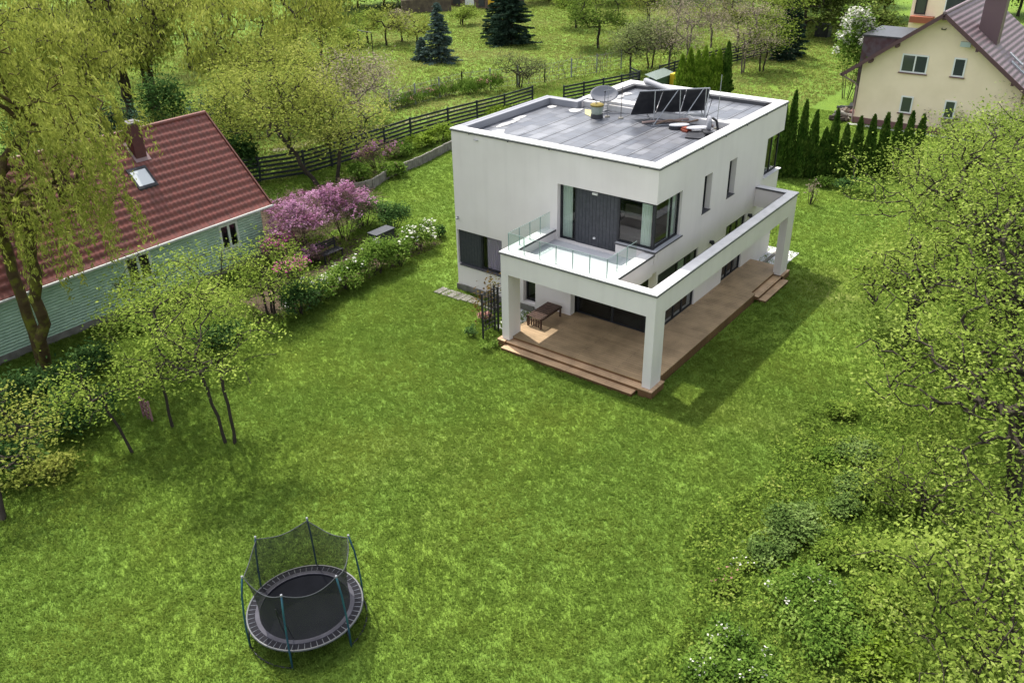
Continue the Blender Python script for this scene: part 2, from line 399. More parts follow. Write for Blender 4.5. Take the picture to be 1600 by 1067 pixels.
BARKG = mat('bark_grey', (.17, .14, .12), .95, .1, noise=(9, (.10, .085, .07), .35, .65))

def brickmat(name, c1, c2, mortar, rot, bw, rh, ms, rough, spec=.4, off=.5, noise=None, bias=0.):
    m = bpy.data.materials.new(name); m.use_nodes = True; t = m.node_tree; b = t.nodes['Principled BSDF']
    g = t.nodes.new('ShaderNodeNewGeometry'); mp = t.nodes.new('ShaderNodeMapping'); mp.inputs['Rotation'].default_value = rot
    t.links.new(g.outputs['Position'], mp.inputs[0]); br = t.nodes.new('ShaderNodeTexBrick'); t.links.new(mp.outputs[0], br.inputs[0])
    br.inputs['Color1'].default_value = (*c1, 1); br.inputs['Color2'].default_value = (*c2, 1); br.inputs['Mortar'].default_value = (*mortar, 1)
    br.inputs['Scale'].default_value = 1; br.inputs['Mortar Size'].default_value = ms; br.inputs['Mortar Smooth'].default_value = .2; br.inputs['Brick Width'].default_value = bw; br.inputs['Row Height'].default_value = rh
    br.inputs['Bias'].default_value = bias
    br.offset = off; out = br.outputs['Color']
    n = t.nodes.new('ShaderNodeTexNoise'); n.inputs['Scale'].default_value = 1.7; n.inputs['Detail'].default_value = 6; t.links.new(g.outputs['Position'], n.inputs['Vector'])
    mr = t.nodes.new('ShaderNodeMapRange'); mr.inputs[1].default_value = .3; mr.inputs[2].default_value = .7; mr.inputs[3].default_value = .75; mr.inputs[4].default_value = 1.2
    t.links.new(n.outputs['Fac'], mr.inputs[0]); vm = t.nodes.new('ShaderNodeVectorMath'); vm.operation = 'SCALE'; t.links.new(out, vm.inputs[0]); t.links.new(mr.outputs[0], vm.inputs['Scale'])
    t.links.new(vm.outputs[0], b.inputs['Base Color']); b.inputs['Roughness'].default_value = rough; b.inputs['Specular IOR Level'].default_value = spec
    bp = t.nodes.new('ShaderNodeBump'); bp.inputs['Strength'].default_value = .4; bp.inputs['Distance'].default_value = .01; bp.invert = True; t.links.new(br.outputs['Fac'], bp.inputs['Height']); t.links.new(bp.outputs[0], b.inputs['Normal'])
    return m
DECK = brickmat('deck_boards', (.36, .255, .15), (.31, .22, .128), (.12, .08, .05), (0, 0, R(90)), 3.2, .14, .006, .6, .3)
STEP = brickmat('step_boards', (.52, .355, .22), (.45, .30, .18), (.2, .13, .08), (0, 0, R(90)), 3.2, .15, .006, .55, .3)
FASC = brickmat('fascia_boards', (.17, .09, .042), (.135, .07, .032), (.04, .022, .014), (R(90), 0, 0), .16, 3., .008, .6, .3, off=0)
FELT = brickmat('roofing_felt', (.055, .062, .08), (.15, .155, .172), (.02, .02, .025), (0, 0, 0), .8, .49, .012, .38, .5)
CLAD = brickmat('anthracite_cladding', (.036, .039, .047), (.04, .043, .052), (.015, .016, .02), (0, 0, 0), 8, .14, .008, .5, .4)
# cladding lines stand upright on a wall facing -x: use y as the row axis

def tilemat(name, c1, c2):
    m = mat(name, c1, .5, .35, noise=(4.5, c2, .35, .65)); return m
REDTILE = tilemat('red_roof_tile', (.185, .055, .042), (.125, .045, .036))
PURTILE = tilemat('plum_roof_tile', (.22, .16, .175), (.17, .12, .135))
REDMET = mat('red_metal', (.055, .010, .012), .5, .4, noise=(5, (.08, .016, .016), .4, .7))
GREENW = bpy.data.materials.new('green_shingle'); GREENW.use_nodes = True
def _green():
    t = GREENW.node_tree; b = t.nodes['Principled BSDF']; N = t.nodes.new; L = t.links.new
    g = N('ShaderNodeNewGeometry'); mp = N('ShaderNodeMapping'); mp.inputs['Rotation'].default_value = (R(90), 0, 0); L(g.outputs['Position'], mp.inputs[0])
    n = N('ShaderNodeTexNoise'); n.inputs['Scale'].default_value = 3; L(g.outputs['Position'], n.inputs['Vector'])
    wv = N('ShaderNodeTexWave'); wv.bands_direction = 'Z'; wv.inputs['Scale'].default_value = 2.6; wv.inputs['Distortion'].default_value = 2.6; wv.inputs['Detail'].default_value = 3; wv.inputs['Detail Scale'].default_value = 2.2
    L(g.outputs['Position'], wv.inputs['Vector'])
    r = N('ShaderNodeValToRGB'); e = r.color_ramp.elements; e[0].color = (.34, .50, .38, 1); e[0].position = .12; e[1].color = (.44, .60, .46, 1); e[1].position = .5; L(wv.outputs['Fac'], r.inputs['Fac'])
    mx = N('ShaderNodeMix'); mx.data_type = 'RGBA'; mx.blend_type = 'MULTIPLY'; mx.inputs[0].default_value = .6; L(r.outputs[0], mx.inputs[6])
    r2 = N('ShaderNodeValToRGB'); r2.color_ramp.elements[0].color = (.62, .66, .62, 1); r2.color_ramp.elements[0].position = .3; r2.color_ramp.elements[1].position = .7; L(n.outputs['Fac'], r2.inputs[0]); L(r2.outputs[0], mx.inputs[7]); L(mx.outputs[2], b.inputs['Base Color'])
    bp = N('ShaderNodeBump'); bp.inputs['Strength'].default_value = .9; bp.inputs['Distance'].default_value = .03; L(wv.outputs['Fac'], bp.inputs['Height']); L(bp.outputs[0], b.inputs['Normal']); b.inputs['Roughness'].default_value = .8
_green()
YELW = mat('cream_render', (.86, .71, .54), .9, .2, noise=(.8, (.77, .63, .46), .35, .75), bump=(50, .2, .01))
PLIN = mat('plum_plinth', (.17, .09, .085), .85)
WFR = mat('white_frame', (.72, .72, .72), .5, .4)

# foliage colours
L_RIGHT = leafmat('spring_leaf', [(.06, .10, .016), (.15, .215, .036), (.255, .335, .062), (.39, .46, .13)], .42, .9)
L_WILL = leafmat('willow_leaf', [(.10, .125, .022), (.205, .235, .042), (.31, .34, .068), (.41, .43, .12)], .35, .5)
L_YG = leafmat('yellow_green_leaf', [(.09, .12, .022), (.18, .215, .04), (.28, .315, .065), (.37, .38, .11)], .35, .5)
L_MID = leafmat('orchard_leaf', [(.07, .115, .018), (.15, .215, .034), (.24, .32, .055), (.36, .42, .10)], .3, 1.2)
L_DARK = leafmat('laurel_leaf', [(.014, .035, .012), (.035, .08, .022), (.065, .125, .035), (.12, .20, .06)], .2, 1.6)
L_GREEN = leafmat('shrub_leaf', [(.035, .07, .012), (.085, .155, .024), (.15, .24, .04), (.24, .33, .08)], .3, 1.5)
L_LIME = leafmat('lime_leaf', [(.05, .085, .01), (.13, .20, .02), (.20, .29, .04), (.27, .34, .08)], .35, 1.5)
L_BROWN = leafmat('budding_twigs', [(.12, .10, .075), (.20, .17, .12), (.32, .27, .20), (.24, .27, .09)], .2, .8)
L_SPR = leafmat('blue_spruce_needle', [(.03, .055, .045), (.065, .105, .09), (.12, .17, .15), (.18, .23, .20)], .12, 1.6)
L_FIR = leafmat('fir_needle', [(.010, .024, .016), (.024, .048, .030), (.05, .085, .055), (.08, .12, .08)], .12, 1.3)
L_THU = leafmat('thuja_scale', [(.018, .045, .008), (.045, .095, .015), (.08, .14, .024), (.12, .18, .035)], .15, 2.)
L_THUL = leafmat('light_thuja_scale', [(.06, .12, .014), (.13, .22, .022), (.21, .31, .035), (.29, .38, .06)], .2, 2.)
L_PINK = leafmat('lilac_blossom', [(.20, .07, .13), (.36, .16, .28), (.46, .25, .40), (.54, .34, .46)], .3, 1.)
L_MAG = leafmat('magenta_blossom', [(.42, .05, .22), (.50, .10, .30), (.55, .2, .36)], .3, 1.)
L_ROSE = leafmat('rose_blossom', [(.30, .13, .12), (.42, .22, .2), (.5, .3, .28)], .3, 1.)
L_WHT = leafmat('white_blossom', [(.45, .46, .36), (.62, .62, .55), (.75, .74, .68)], .2, 1.)
L_TWIG = leafmat('lilac_twigs', [(.10, .06, .06), (.16, .10, .09), (.10, .11, .05)], .15, 1.)
G_PATCH = (.30, (.27, .335, .06), .45, .7, .5)
L_GRASS = leafmat('grass_blade', [(.122, .195, .030), (.162, .255, .042), (.205, .305, .056), (.27, .36, .085)], .38, 2.2, patch=G_PATCH, cc=.8)
L_FIELD = leafmat('meadow_blade', [(.13, .17, .035), (.20, .25, .055), (.27, .32, .08), (.34, .36, .12)], .35, 1.2, patch=(.12, (.33, .33, .12), .45, .65, .6))
L_DEEP = leafmat('deep_leaf', [(.02, .03, .008), (.055, .08, .018), (.10, .14, .03), (.19, .23, .06)], .25, .6)
L_SAGE = leafmat('sage_leaf', [(.035, .065, .015), (.085, .14, .034), (.15, .22, .06), (.23, .31, .11)], .25, 1.5)
L_WEED = leafmat('weed_leaf', [(.05, .085, .014), (.11, .175, .026), (.18, .255, .04), (.28, .32, .08)], .3, 1.5)

# ------------------------------------------------------------------ ground
gm = bpy.data.materials.new('ground_turf'); gm.use_nodes = True
def _ground():
    t = gm.node_tree; b = t.nodes['Principled BSDF']; N = t.nodes.new; L = t.links.new; g = N('ShaderNodeNewGeometry')
    def noise(s, d=5):
        n = N('ShaderNodeTexNoise'); n.inputs['Scale'].default_value = s; n.inputs['Detail'].default_value = d; L(g.outputs['Position'], n.inputs['Vector']); return n.outputs['Fac']
    def ramp(f, a, b_, p, q):
        r = N('ShaderNodeValToRGB'); e = r.color_ramp.elements; e[0].color = (*a, 1); e[1].color = (*b_, 1); e[0].position = p; e[1].position = q; L(f, r.inputs[0]); return r.outputs[0]
    c1 = ramp(noise(7, 8), (.10, .17, .026), (.145, .235, .038), .35, .65)
    c2 = ramp(noise(.22, 3), (.95, .95, .95), (1.2, 1.12, 1.0), .45, .66)
    mx = N('ShaderNodeMix'); mx.data_type = 'RGBA'; mx.blend_type = 'MULTIPLY'; mx.inputs[0].default_value = 1; L(c1, mx.inputs[6]); L(c2, mx.inputs[7])
    mx2 = N('ShaderNodeMix'); mx2.data_type = 'RGBA'; L(ramp(noise(.12, 6), (0, 0, 0), (.5, .5, .5), .58, .72), mx2.inputs[0]); L(mx.outputs[2], mx2.inputs[6]); mx2.inputs[7].default_value = (.15, .14, .05, 1)
    L(mx2.outputs[2], b.inputs['Base Color']); b.inputs['Roughness'].default_value = .95; b.inputs['Specular IOR Level'].default_value = .1
    bp = N('ShaderNodeBump'); bp.inputs['Strength'].default_value = .9; bp.inputs['Distance'].default_value = .08; L(noise(16, 6), bp.inputs['Height']); L(bp.outputs[0], b.inputs['Normal'])
_ground()
struct(MB().add([(-700, -700, 0), (900, -700, 0), (900, 900, 0), (-700, 900, 0)], [(0, 1, 2, 3)]).build('ground', gm))

SOIL = mat('soil', (.10, .075, .05), .95, .1, noise=(4, (.055, .04, .028), .35, .65), bump=(18, .8, .05))
def patch(name, poly, z, m):
    rng = np.random.default_rng(len(name)); P = []
    n = len(poly)
    for i in range(n):
        a = np.array(poly[i], float); b = np.array(poly[(i+1) % n], float); k = max(2, int(np.linalg.norm(b-a)/.5))
        for j in range(k): P.append(a+(b-a)*j/k+rng.normal(size=2)*.1)
    return struct(MB().add([(p[0], p[1], z) for p in P], [tuple(range(len(P)))]).build(name, m))
patch('soil', [(5, 26.9), (13.4, 26.6), (12, 24.6), (8.5, 22.6), (6.5, 21.2), (3.5, 20.2), (1.2, 21.4), (1.3, 24)], .004, SOIL)
patch('flower_bed', [(-4.5, 15.0), (6.6, 15.0), (7, 16.6), (3, 21.5), (.6, 21.5), (.6, 19.5), (-4.5, 18)], .004, SOIL)
PATHM = mat('worn_path', (.20, .185, .12), .95, .1, noise=(.9, (.10, .13, .03), .4, .62))
patch('path', [(12, 34.2), (20, 32.6), (31, 30.4), (31, 31.2), (20, 33.5), (12, 35.2)], .004, PATHM)

# ------------------------------------------------------------------ lawn blades
def vnoise(rng_seed, X, Y, s):
    r = np.random.default_rng(rng_seed); T = r.uniform(0, 1, (64, 64)); x = X*s; y = Y*s
    xi = np.floor(x).astype(int); yi = np.floor(y).astype(int); fx = x-xi; fy = y-yi; fx = fx*fx*(3-2*fx); fy = fy*fy*(3-2*fy)
    g = lambda a, b: T[a % 64, b % 64]
    return (g(xi, yi)*(1-fx)+g(xi+1, yi)*fx)*(1-fy)+(g(xi, yi+1)*(1-fx)+g(xi+1, yi+1)*fx)*fy
HOLES = [(1.2, 21.6, 9.5, 26.6), (-3.5, 15.6, 5.8, 17.8), (-.2, .0, 12.2, 6.3), (2.9, 1.7, 14.3, 11), (-14, 20.9, .4, 28)]
def inframe(X, Y, z=0, m=60):
    D = np.stack([X-CAM[0], Y-CAM[1], np.full_like(X, z-CAM[2])], 1); q = D@_F
    u = 800+FPX*(D@_R2)/q; v = 533.5-FPX*(D@_U2)/q
    return (q > 1) & (u > -m) & (u < 1600+m) & (v > -m) & (v < 1067+m*2)
def grass(name, bounds, dens, h, wd, seed, m, label, keep=None, blades=4, tuft=.05):
    rng = np.random.default_rng(seed); x0, y0, x1, y1 = bounds; n = int((x1-x0)*(y1-y0)*dens)
    X = rng.uniform(x0, x1, n); Y = rng.uniform(y0, y1, n)
    k = inframe(X, Y, 0, 220)
    for (a, b, c, d) in HOLES: k &= ~((X > a) & (X < c) & (Y > b) & (Y < d))
    if keep is not None: k &= keep(X, Y)
    X = X[k]; Y = Y[k]
    nz = .35*vnoise(seed+1, X, Y, 1.3)+.65*vnoise(seed+2, X, Y, 5.1)
    k = rng.uniform(0, 1, len(X)) < .75+nz*.5; X = X[k]; Y = Y[k]; nz = nz[k]
    X = np.repeat(X, blades)+rng.normal(size=len(X)*blades)*tuft; Y = np.repeat(Y, blades)+rng.normal(size=len(X))*tuft; nz = np.repeat(nz, blades)
    N = len(X); H = h*(.8+.5*nz)*rng.uniform(.6, 1.3, N); a = rng.uniform(0, 2*math.pi, N); ln = rng.uniform(.3, 1.5, N)*H
    b = np.stack([X, Y, np.zeros(N)], 1); d = np.stack([np.cos(a), np.sin(a), np.zeros(N)], 1); s = np.stack([-d[:, 1], d[:, 0], d[:, 2]], 1)*(wd*rng.uniform(.6, 1.3, N)/2)[:, None]
    tip = b+d*ln[:, None]; tip[:, 2] = H; mid = b+d*(ln*.35)[:, None]; mid[:, 2] = H*.62
    V = np.stack([b-s*.8, b+s*.8, mid+s, tip, mid-s], 1).reshape(-1, 3); F = np.arange(5*N).reshape(N, 5)
    o = npmesh(name, V, F, m); o['kind'] = 'stuff'; tag(o, label, 'grass'); return o
near = lambda X, Y: (X+Y*.2 < 5)
grass('lawn_grass', (-23, -16, 10, 22), 230, .075, .017, 3, L_GRASS, 'nearer lawn around the trampoline, patchy mid green turf', near)
grass('lawn_grass', (-6, -16, 42, 31), 95, .075, .026, 5, L_GRASS, 'lawn behind and beside the white house, bright green turf', lambda X, Y: ~near(X, Y))
grass('field_grass', (5, 10, 85, 75), 14, .11, .08, 7, L_FIELD, 'pale green meadow grass beyond the black slat fence', lambda X, Y: (Y > 29) | (X > 42), tuft=.12)

# ------------------------------------------------------------------ walls with openings
def wall(mb, axis, p0, p1, u0, u1, z0, z1, holes):
    """slab between planes p0<p1 across `axis` ('x' or 'y'), running u0..u1 along the other axis, holes (ua, ub, za, zb)"""
    us = sorted({u0, u1, *[h[0] for h in holes], *[h[1] for h in holes]}); zs = sorted({z0, z1, *[h[2] for h in holes], *[h[3] for h in holes]})
    us = [u for u in us if u0 <= u <= u1]; zs = [z for z in zs if z0 <= z <= z1]
    sol = lambda i, j: 0 <= i < len(us)-1 and 0 <= j < len(zs)-1 and not any(h[0] <= (us[i]+us[i+1])/2 <= h[1] and h[2] <= (zs[j]+zs[j+1])/2 <= h[3] for h in holes)
    P = (lambda p, u, z: (p, u, z)) if axis == 'x' else (lambda p, u, z: (u, p, z))
    for i in range(len(us)-1):
        for j in range(len(zs)-1):
            if not sol(i, j): continue
            a, b, c, d = us[i], us[i+1], zs[j], zs[j+1]
            q = [P(p0, a, c), P(p0, b, c), P(p0, b, d), P(p0, a, d), P(p1, a, c), P(p1, b, c), P(p1, b, d), P(p1, a, d)]
            fs = [(0, 1, 2, 3), (7, 6, 5, 4)]
            if not sol(i-1, j): fs.append((0, 3, 7, 4))
            if not sol(i+1, j): fs.append((1, 5, 6, 2))
            if not sol(i, j-1): fs.append((0, 4, 5, 1))
            if not sol(i, j+1): fs.append((3, 2, 6, 7))
            mb.add(q, fs)
def glazed(par, axis, p, u0, u1, z0, z1, fr=.06, mull=(), fm=DARK, gm_=GLASSW, t=.07, name='window', label=None, sill=None, trans=()):
    """window frame with its pane as a child; p is the outer plane"""
    b = MB(); s = 1 if t > 0 else -1
    def bx(a, b_, c, d, q0=0., q1=None):
        q1 = t if q1 is None else q1; lo, hi = sorted((p+q0, p+q1))
        if axis == 'x': b.box(lo, a, c, hi, b_, d)
        else: b.box(a, lo, c, b_, hi, d)
    bx(u0, u0+fr, z0, z1); bx(u1-fr, u1, z0, z1); bx(u0+fr, u1-fr, z0, z0+fr); bx(u0+fr, u1-fr, z1-fr, z1)
    for m_ in mull: bx(m_-fr/2, m_+fr/2, z0+fr, z1-fr, .004*s)
    for m_ in trans: bx(u0+fr, u1-fr, m_-fr/2, m_+fr/2, .006*s)
    o = b.build(name, fm, par)
    if label: o['label'] = label
    g = MB(); q = p+t*.5
    if axis == 'x': g.box(q-.006, u0+fr*.5, z0+fr*.5, q+.006, u1-fr*.5, z1-fr*.5)
    else: g.box(u0+fr*.5, q-.006, z0+fr*.5, u1-fr*.5, q+.006, z1-fr*.5)
    g.build('pane', gm_, o)
    return o
def curtain(par, axis, p, u0, u1, z0, z1, m=CURT, waves=9, name='curtain', label=None):
    n = waves*6; q = []
    for i in range(n+1):
        u = u0+(u1-u0)*i/n; d = p+.035*math.sin(i*2*math.pi/6)
        for z in (z0, z1): q.append((d, u, z) if axis == 'x' else (u, d, z))
    o = MB().add(q, [(2*i, 2*i+2, 2*i+3, 2*i+1) for i in range(n)]).build(name, m, par, smooth=True)
    if label: o['label'] = label
    return o

# ------------------------------------------------------------------ the white house
X0, Y0, X1, Y1, XN, Y2, RT = 2.91, 1.71, 14.31, 10.99, 9.56, 9.47, 7.0
WH = thing('white_house', (X0, Y0, 0), 'modern white flat-roofed house with corner window and wraparound balcony', 'house')
b = MB()
wall(b, 'x', X0, X0+.3, Y0, Y1, 0, RT-.03, [(1.71, 5.87, 3.5, 5.70), (8.57, 10.92, 1.23, 2.79), (1.71, 5.2, .36, 3.1), (6.9, 7.5, .4, 2.75)])
wall(b, 'x', X0+.02, X0+.28, Y0, 3.3, 3.5, 3.95, [])
wall(b, 'y', Y0, Y0+.3, X0+.3, X1, 0, RT-.03, [(3.21, 4.83, 3.95, 5.70), (6.61, 7.28, 4.25, 5.73), (8.8, 9.5, 4.25, 5.76), (12.55, 14.31, 4.07, 5.78), (3.35, 6.6, .36, 2.9), (9.14, 11.1, .36, 2.92)])
wall(b, 'x', X1-.3, X1, Y0+.3, Y2, 0, RT-.03, [(Y0+.3, 3.2, 4.07, 5.78)])
b.box(XN-.3, Y2, 0, XN, Y1, RT-.03); b.box(X0+.3, Y1-.3, 0, XN-.3, Y1, RT-.03); b.box(XN, Y2-.3, 0, X1-.3, Y2, RT-.03)
b.build('wall', WHITE, WH)
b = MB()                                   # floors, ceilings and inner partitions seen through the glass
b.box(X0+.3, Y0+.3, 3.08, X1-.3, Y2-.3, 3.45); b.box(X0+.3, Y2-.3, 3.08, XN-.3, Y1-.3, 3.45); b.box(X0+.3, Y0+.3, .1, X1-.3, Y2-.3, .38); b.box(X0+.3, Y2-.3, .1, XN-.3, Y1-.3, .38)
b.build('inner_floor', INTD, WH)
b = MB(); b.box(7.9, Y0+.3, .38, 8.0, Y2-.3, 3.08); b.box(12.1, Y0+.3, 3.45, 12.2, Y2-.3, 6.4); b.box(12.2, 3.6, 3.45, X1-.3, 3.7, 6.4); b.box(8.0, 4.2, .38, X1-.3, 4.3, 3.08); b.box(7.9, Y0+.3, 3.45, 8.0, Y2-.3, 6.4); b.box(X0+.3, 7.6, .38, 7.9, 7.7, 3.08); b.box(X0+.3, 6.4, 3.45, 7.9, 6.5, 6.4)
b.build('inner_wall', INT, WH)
# roof surfaces and coping
b = MB(); b.prism([(X0+.3, Y0+.3), (9.8, Y0+.3), (9.8, Y2-.3), (XN-.3, Y2-.3), (XN-.3, Y1-.3), (X0+.3, Y1-.3)], 6.4, 6.72)
b.box(10.0, Y0+.3, 6.4, X1-.3, Y2-.3, 6.84)
b.build('roof', FELT, WH)
b = MB()                                   # laps of the felt sheets
for k in range(8):
    y = 2.8+k*.98
    if y < Y2-.4: b.box(X0+.48, y, 6.72, 9.7, y+.03, 6.726); b.box(10.2, y, 6.84, X1-.6, y+.03, 6.846)
b.build('felt_seam', mat('seam_black', (.03, .03, .034), .5), WH)
b = MB(); c0, c1 = RT-.03, RT+.03; e = .035; wd = .46
b.box(X0-e, Y0-e, c0, X0+wd, Y1-.22, c1); b.box(X0+wd, Y0-e, c0, X1+e, Y0+.42, c1); b.box(X1-.55, Y0+.42, c0, X1+e, Y2+e, c1)
b.box(10.1, Y2-.5, c0, X1-.55, Y2+e, c1)
b.box(X0-e, Y1-.22, c0, 3.4, Y1+e, c1); b.box(X0+.3, Y0+.3, 6.725, X0+.47, Y1-.22, c0-.002); b.box(X0+.47, Y0+.3, 6.725, X1-.3, Y0+.43, c0-.002)
b.build('coping', COPE, WH, bevel=.02)
b = MB(); b.box(9.72, Y0+.5, 6.70, 10.0, Y2-.1, 6.98); b.box(9.78, 5.6, 6.98, 10.3, 8.4, 7.12); b.build('roof_kerb', COPE, WH, bevel=.03)
b = MB(); b.box(3.4, Y1-.14, c0, XN+.02, Y1+e, c1-.005); b.box(3.4, Y1-.34, 6.73, XN-.3, Y1-.14, c1-.01); b.box(XN-.32, Y2-.3, 6.73, XN+.03, Y1-.14, c1-.008); b.box(XN+.03, Y2-.28, 6.73, 10.1, Y2+.03, c1-.01)
b.build('upstand', GREYM, WH, bevel=.02)
b = MB(); b.box(10.3, Y2-.62, 6.846, X1-.56, Y2-.51, 6.98); b.box(X1-.68, 2.4, 6.846, X1-.56, Y2-.62, 6.98); b.build('flashing', DRIP, WH)
b = MB()
b.box(X0-.05, Y0-.05, c0-.035, X0-.004, Y1+.05, c0-.002); b.box(X0-.004, Y0-.05, c0-.035, X1+.05, Y0-.004, c0-.002)
for k in range(5): b.box(X0-.07, 2.4+k*1.9, c0-.06, X0-.05, 2.45+k*1.9, c0+.01)
for k in range(6): b.box(X0+1.2+k*1.95, Y0-.07, c0-.06, X0+1.25+k*1.95, Y0-.05, c0+.01)
b.build('drip_edge', DRIP, WH)
rg = np.random.default_rng(4); PATCHM = mat('white_felt_patch', (.45, .45, .45), .6, noise=(5, (.25, .25, .26), .4, .7))
for (x, y, sx, sy) in [(3.75, 9.7, .9, .5), (3.6, 8.9, .5, .55), (5.6, 10.2, .8, .18), (6.6, 10.35, .5, .15), (8.9, 10.3, .3, .2), (9.0, 9.1, .5, .3), (10.6, 8.6, .6, .25), (12.4, 8.5, .3, .2), (10.3, 2.5, .6, .4), (11.6, 8.55, .5, .2)]:
    z = 6.724 if x < 9.9 else 6.844
    P = [(x+sx*math.cos(t)*rg.uniform(.7, 1.1), y+sy*math.sin(t)*rg.uniform(.7, 1.1)) for t in np.linspace(0, 2*math.pi, 11)[:-1]]
    MB().prism(P, z, z+.016).build('felt_patch', PATCHM, WH)
# upper front opening
GX = X0+.2
glazed(WH, 'x', GX, 5.14, 5.87, 3.5, 5.70, .07)
p = MB(); p.box(GX-.03, 3.32, 3.5, GX+.06, 5.13, 5.69); o = p.build('cladding_panel', ANTH, WH); o['label'] = 'anthracite panel between the balcony door and corner window'
q = MB()
for k in range(12): q.box(GX-.036, 3.36+k*.15, 3.52, GX-.031, 3.366+k*.15, 5.68)
q.build('board_joint', JOINT, o)
q = MB(); q.box(GX-.09, 4.2, 5.52, GX-.03, 4.42, 5.6); q.build('panel_lamp', mat('lamp_shell', (.6, .6, .58), .5), o)
q = MB(); q.lathe((GX-.05, 4.3, 3.82), [(0, 0), (.05, 0), (.05, .05), (0, .07)], 12); q.build('socket', mat('socket_white', (.65, .65, .65), .5), o)
glazed(WH, 'x', X0+.1, 1.83, 3.3, 3.97, 5.69, .07, label='front pane of the upper corner window')
glazed(WH, 'y', Y0+.1, X0+.12, 4.83, 3.97, 5.69, .07, mull=(4.25,), label='side pane of the upper corner window')
b = MB(); b.box(X0+.08, Y0+.08, 3.96, X0+.17, Y0+.17, 5.7); b.build('corner_post', DARK, WH)
b = MB(); b.box(X0-.07, Y0-.09, 3.95, X0+.1, 3.3, 3.975); b.box(X0+.1, Y0-.09, 3.95, 4.9, Y0+.1, 3.975); b.build('sill', mat('grey_sill', (.36, .36, .38), .5), WH)
b = MB(); b.box(X0-.085, Y0-.105, 3.925, X0-.07, 3.3, 3.978); b.box(X0-.085, Y0-.105, 3.925, 4.91, Y0-.09, 3.978); b.build('sill_edge', DRIP, WH)
curtain(WH, 'x', X0+.34, 5.4, 5.82, 3.52, 5.65, waves=5); curtain(WH, 'x', X0+.24, 2.0, 2.4, 3.98, 5.65, waves=4); curtain(WH, 'y', Y0+.26, 4.3, 4.75, 3.98, 5.65, waves=5)
b = MB(); b.lathe((4.6, 4.9, 4.75), [(0, 0), (.16, .03), (.1, .22), (.02, .3), (.015, .95)], 16); b.build('pendant_lamp', DARK, WH)
b = MB(); b.box(3.9, 2.6, 3.46, 5.6, 4.4, 3.9); b.box(5.6, 2.5, 3.46, 5.75, 4.5, 4.4); b.build('bed', mat('bedding', (.42, .33, .28), .9), WH, bevel=.05)
# lower left opening
p = MB(); p.box(X0+.1, 9.74, 1.25, X0+.18, 10.92, 2.79); o = p.build('cladding_panel', ANTH, WH); o['label'] = 'anthracite shutter panel at the low left window'
q = MB()
for k in range(8): q.box(X0+.094, 9.8+k*.15, 1.27, X0+.099, 9.806+k*.15, 2.78)
q.build('board_joint', JOINT, o)
glazed(WH, 'x', X0+.12, 8.57, 9.73, 1.25, 2.79, .07); curtain(WH, 'x', X0+.24, 8.6, 9.5, 1.25, 2.75, m=PINK, waves=8, label='mauve curtain behind the low left window')
b = MB(); b.box(X0-.05, 8.5, 1.2, X0+.16, 10.84, 1.235); b.build('sill', DRIP, WH)
# narrow windows and the far corner window
for (a, c) in ((6.61, 7.28), (8.8, 9.5)):
    glazed(WH, 'y', Y0+.22, a, c, 4.27, 5.73, .05)
    b = MB(); b.box(a-.03, Y0-.03, 4.23, c+.03, Y0+.22, 4.262); b.build('sill', DRIP, WH)
glazed(WH, 'y', Y0+.12, 12.55, X1-.14, 4.09, 5.77, .07, mull=(13.4,), label='side pane of the far corner window'); glazed(WH, 'x', X1-.2, Y0+.2, 3.2, 4.09, 5.77, .07); curtain(WH, 'x', X1-.34, Y0+.32, 3.2, 4.1, 5.76, m=ANTH, name='blind')
b = MB(); b.box(12.5, Y0-.08, 4.06, X1+.06, Y0+.12, 4.09); b.build('sill', COPE, WH)
# ground floor doors
glazed(WH, 'x', X0+.425, 2.05, 5.18, .385, 2.86, .09, mull=(3.55,), name='sliding_door', label='dark sliding door under the balcony')
b = MB(); b.box(X0+.3, 1.9, 2.86, X0+.5, 5.4, 3.08); b.build('door_head', DARK, WH)
glazed(WH, 'x', X0+.2, 6.9, 7.5, .42, 2.75, .07)
glazed(WH, 'y', Y0+.06, 3.45, 6.6, .365, 2.88, .08, mull=(5.0, 5.7), name='sliding_door'); glazed(WH, 'y', Y0+.06, 9.14, 11.1, .365, 2.90, .08, mull=(9.8, 10.4), name='sliding_door')
curtain(WH, 'y', Y0+.45, 5.8, 6.5, 1.5, 2.85, waves=7)
# wall lamps
for x in (7.65, 11.35):
    b = MB(); b.box(x-.05, Y0-.06, 2.72, x+.05, Y0, 2.82); b.lathe((x, Y0-.12, 2.68), [(0, 0), (.07, 0), (.08, .1), (.05, .16), (0, .17)], 14); b.build('wall_lamp', DARK, WH)
b = MB(); b.lathe((X0-.07, 10.83, 3.25), [(0, 0), (.05, .01), (.055, .06), (.02, .09), (0, .09)], 12); b.box(X0-.07, 10.81, 3.33, X0, 10.85, 3.37); b.build('camera_dome', GREYM, WH)
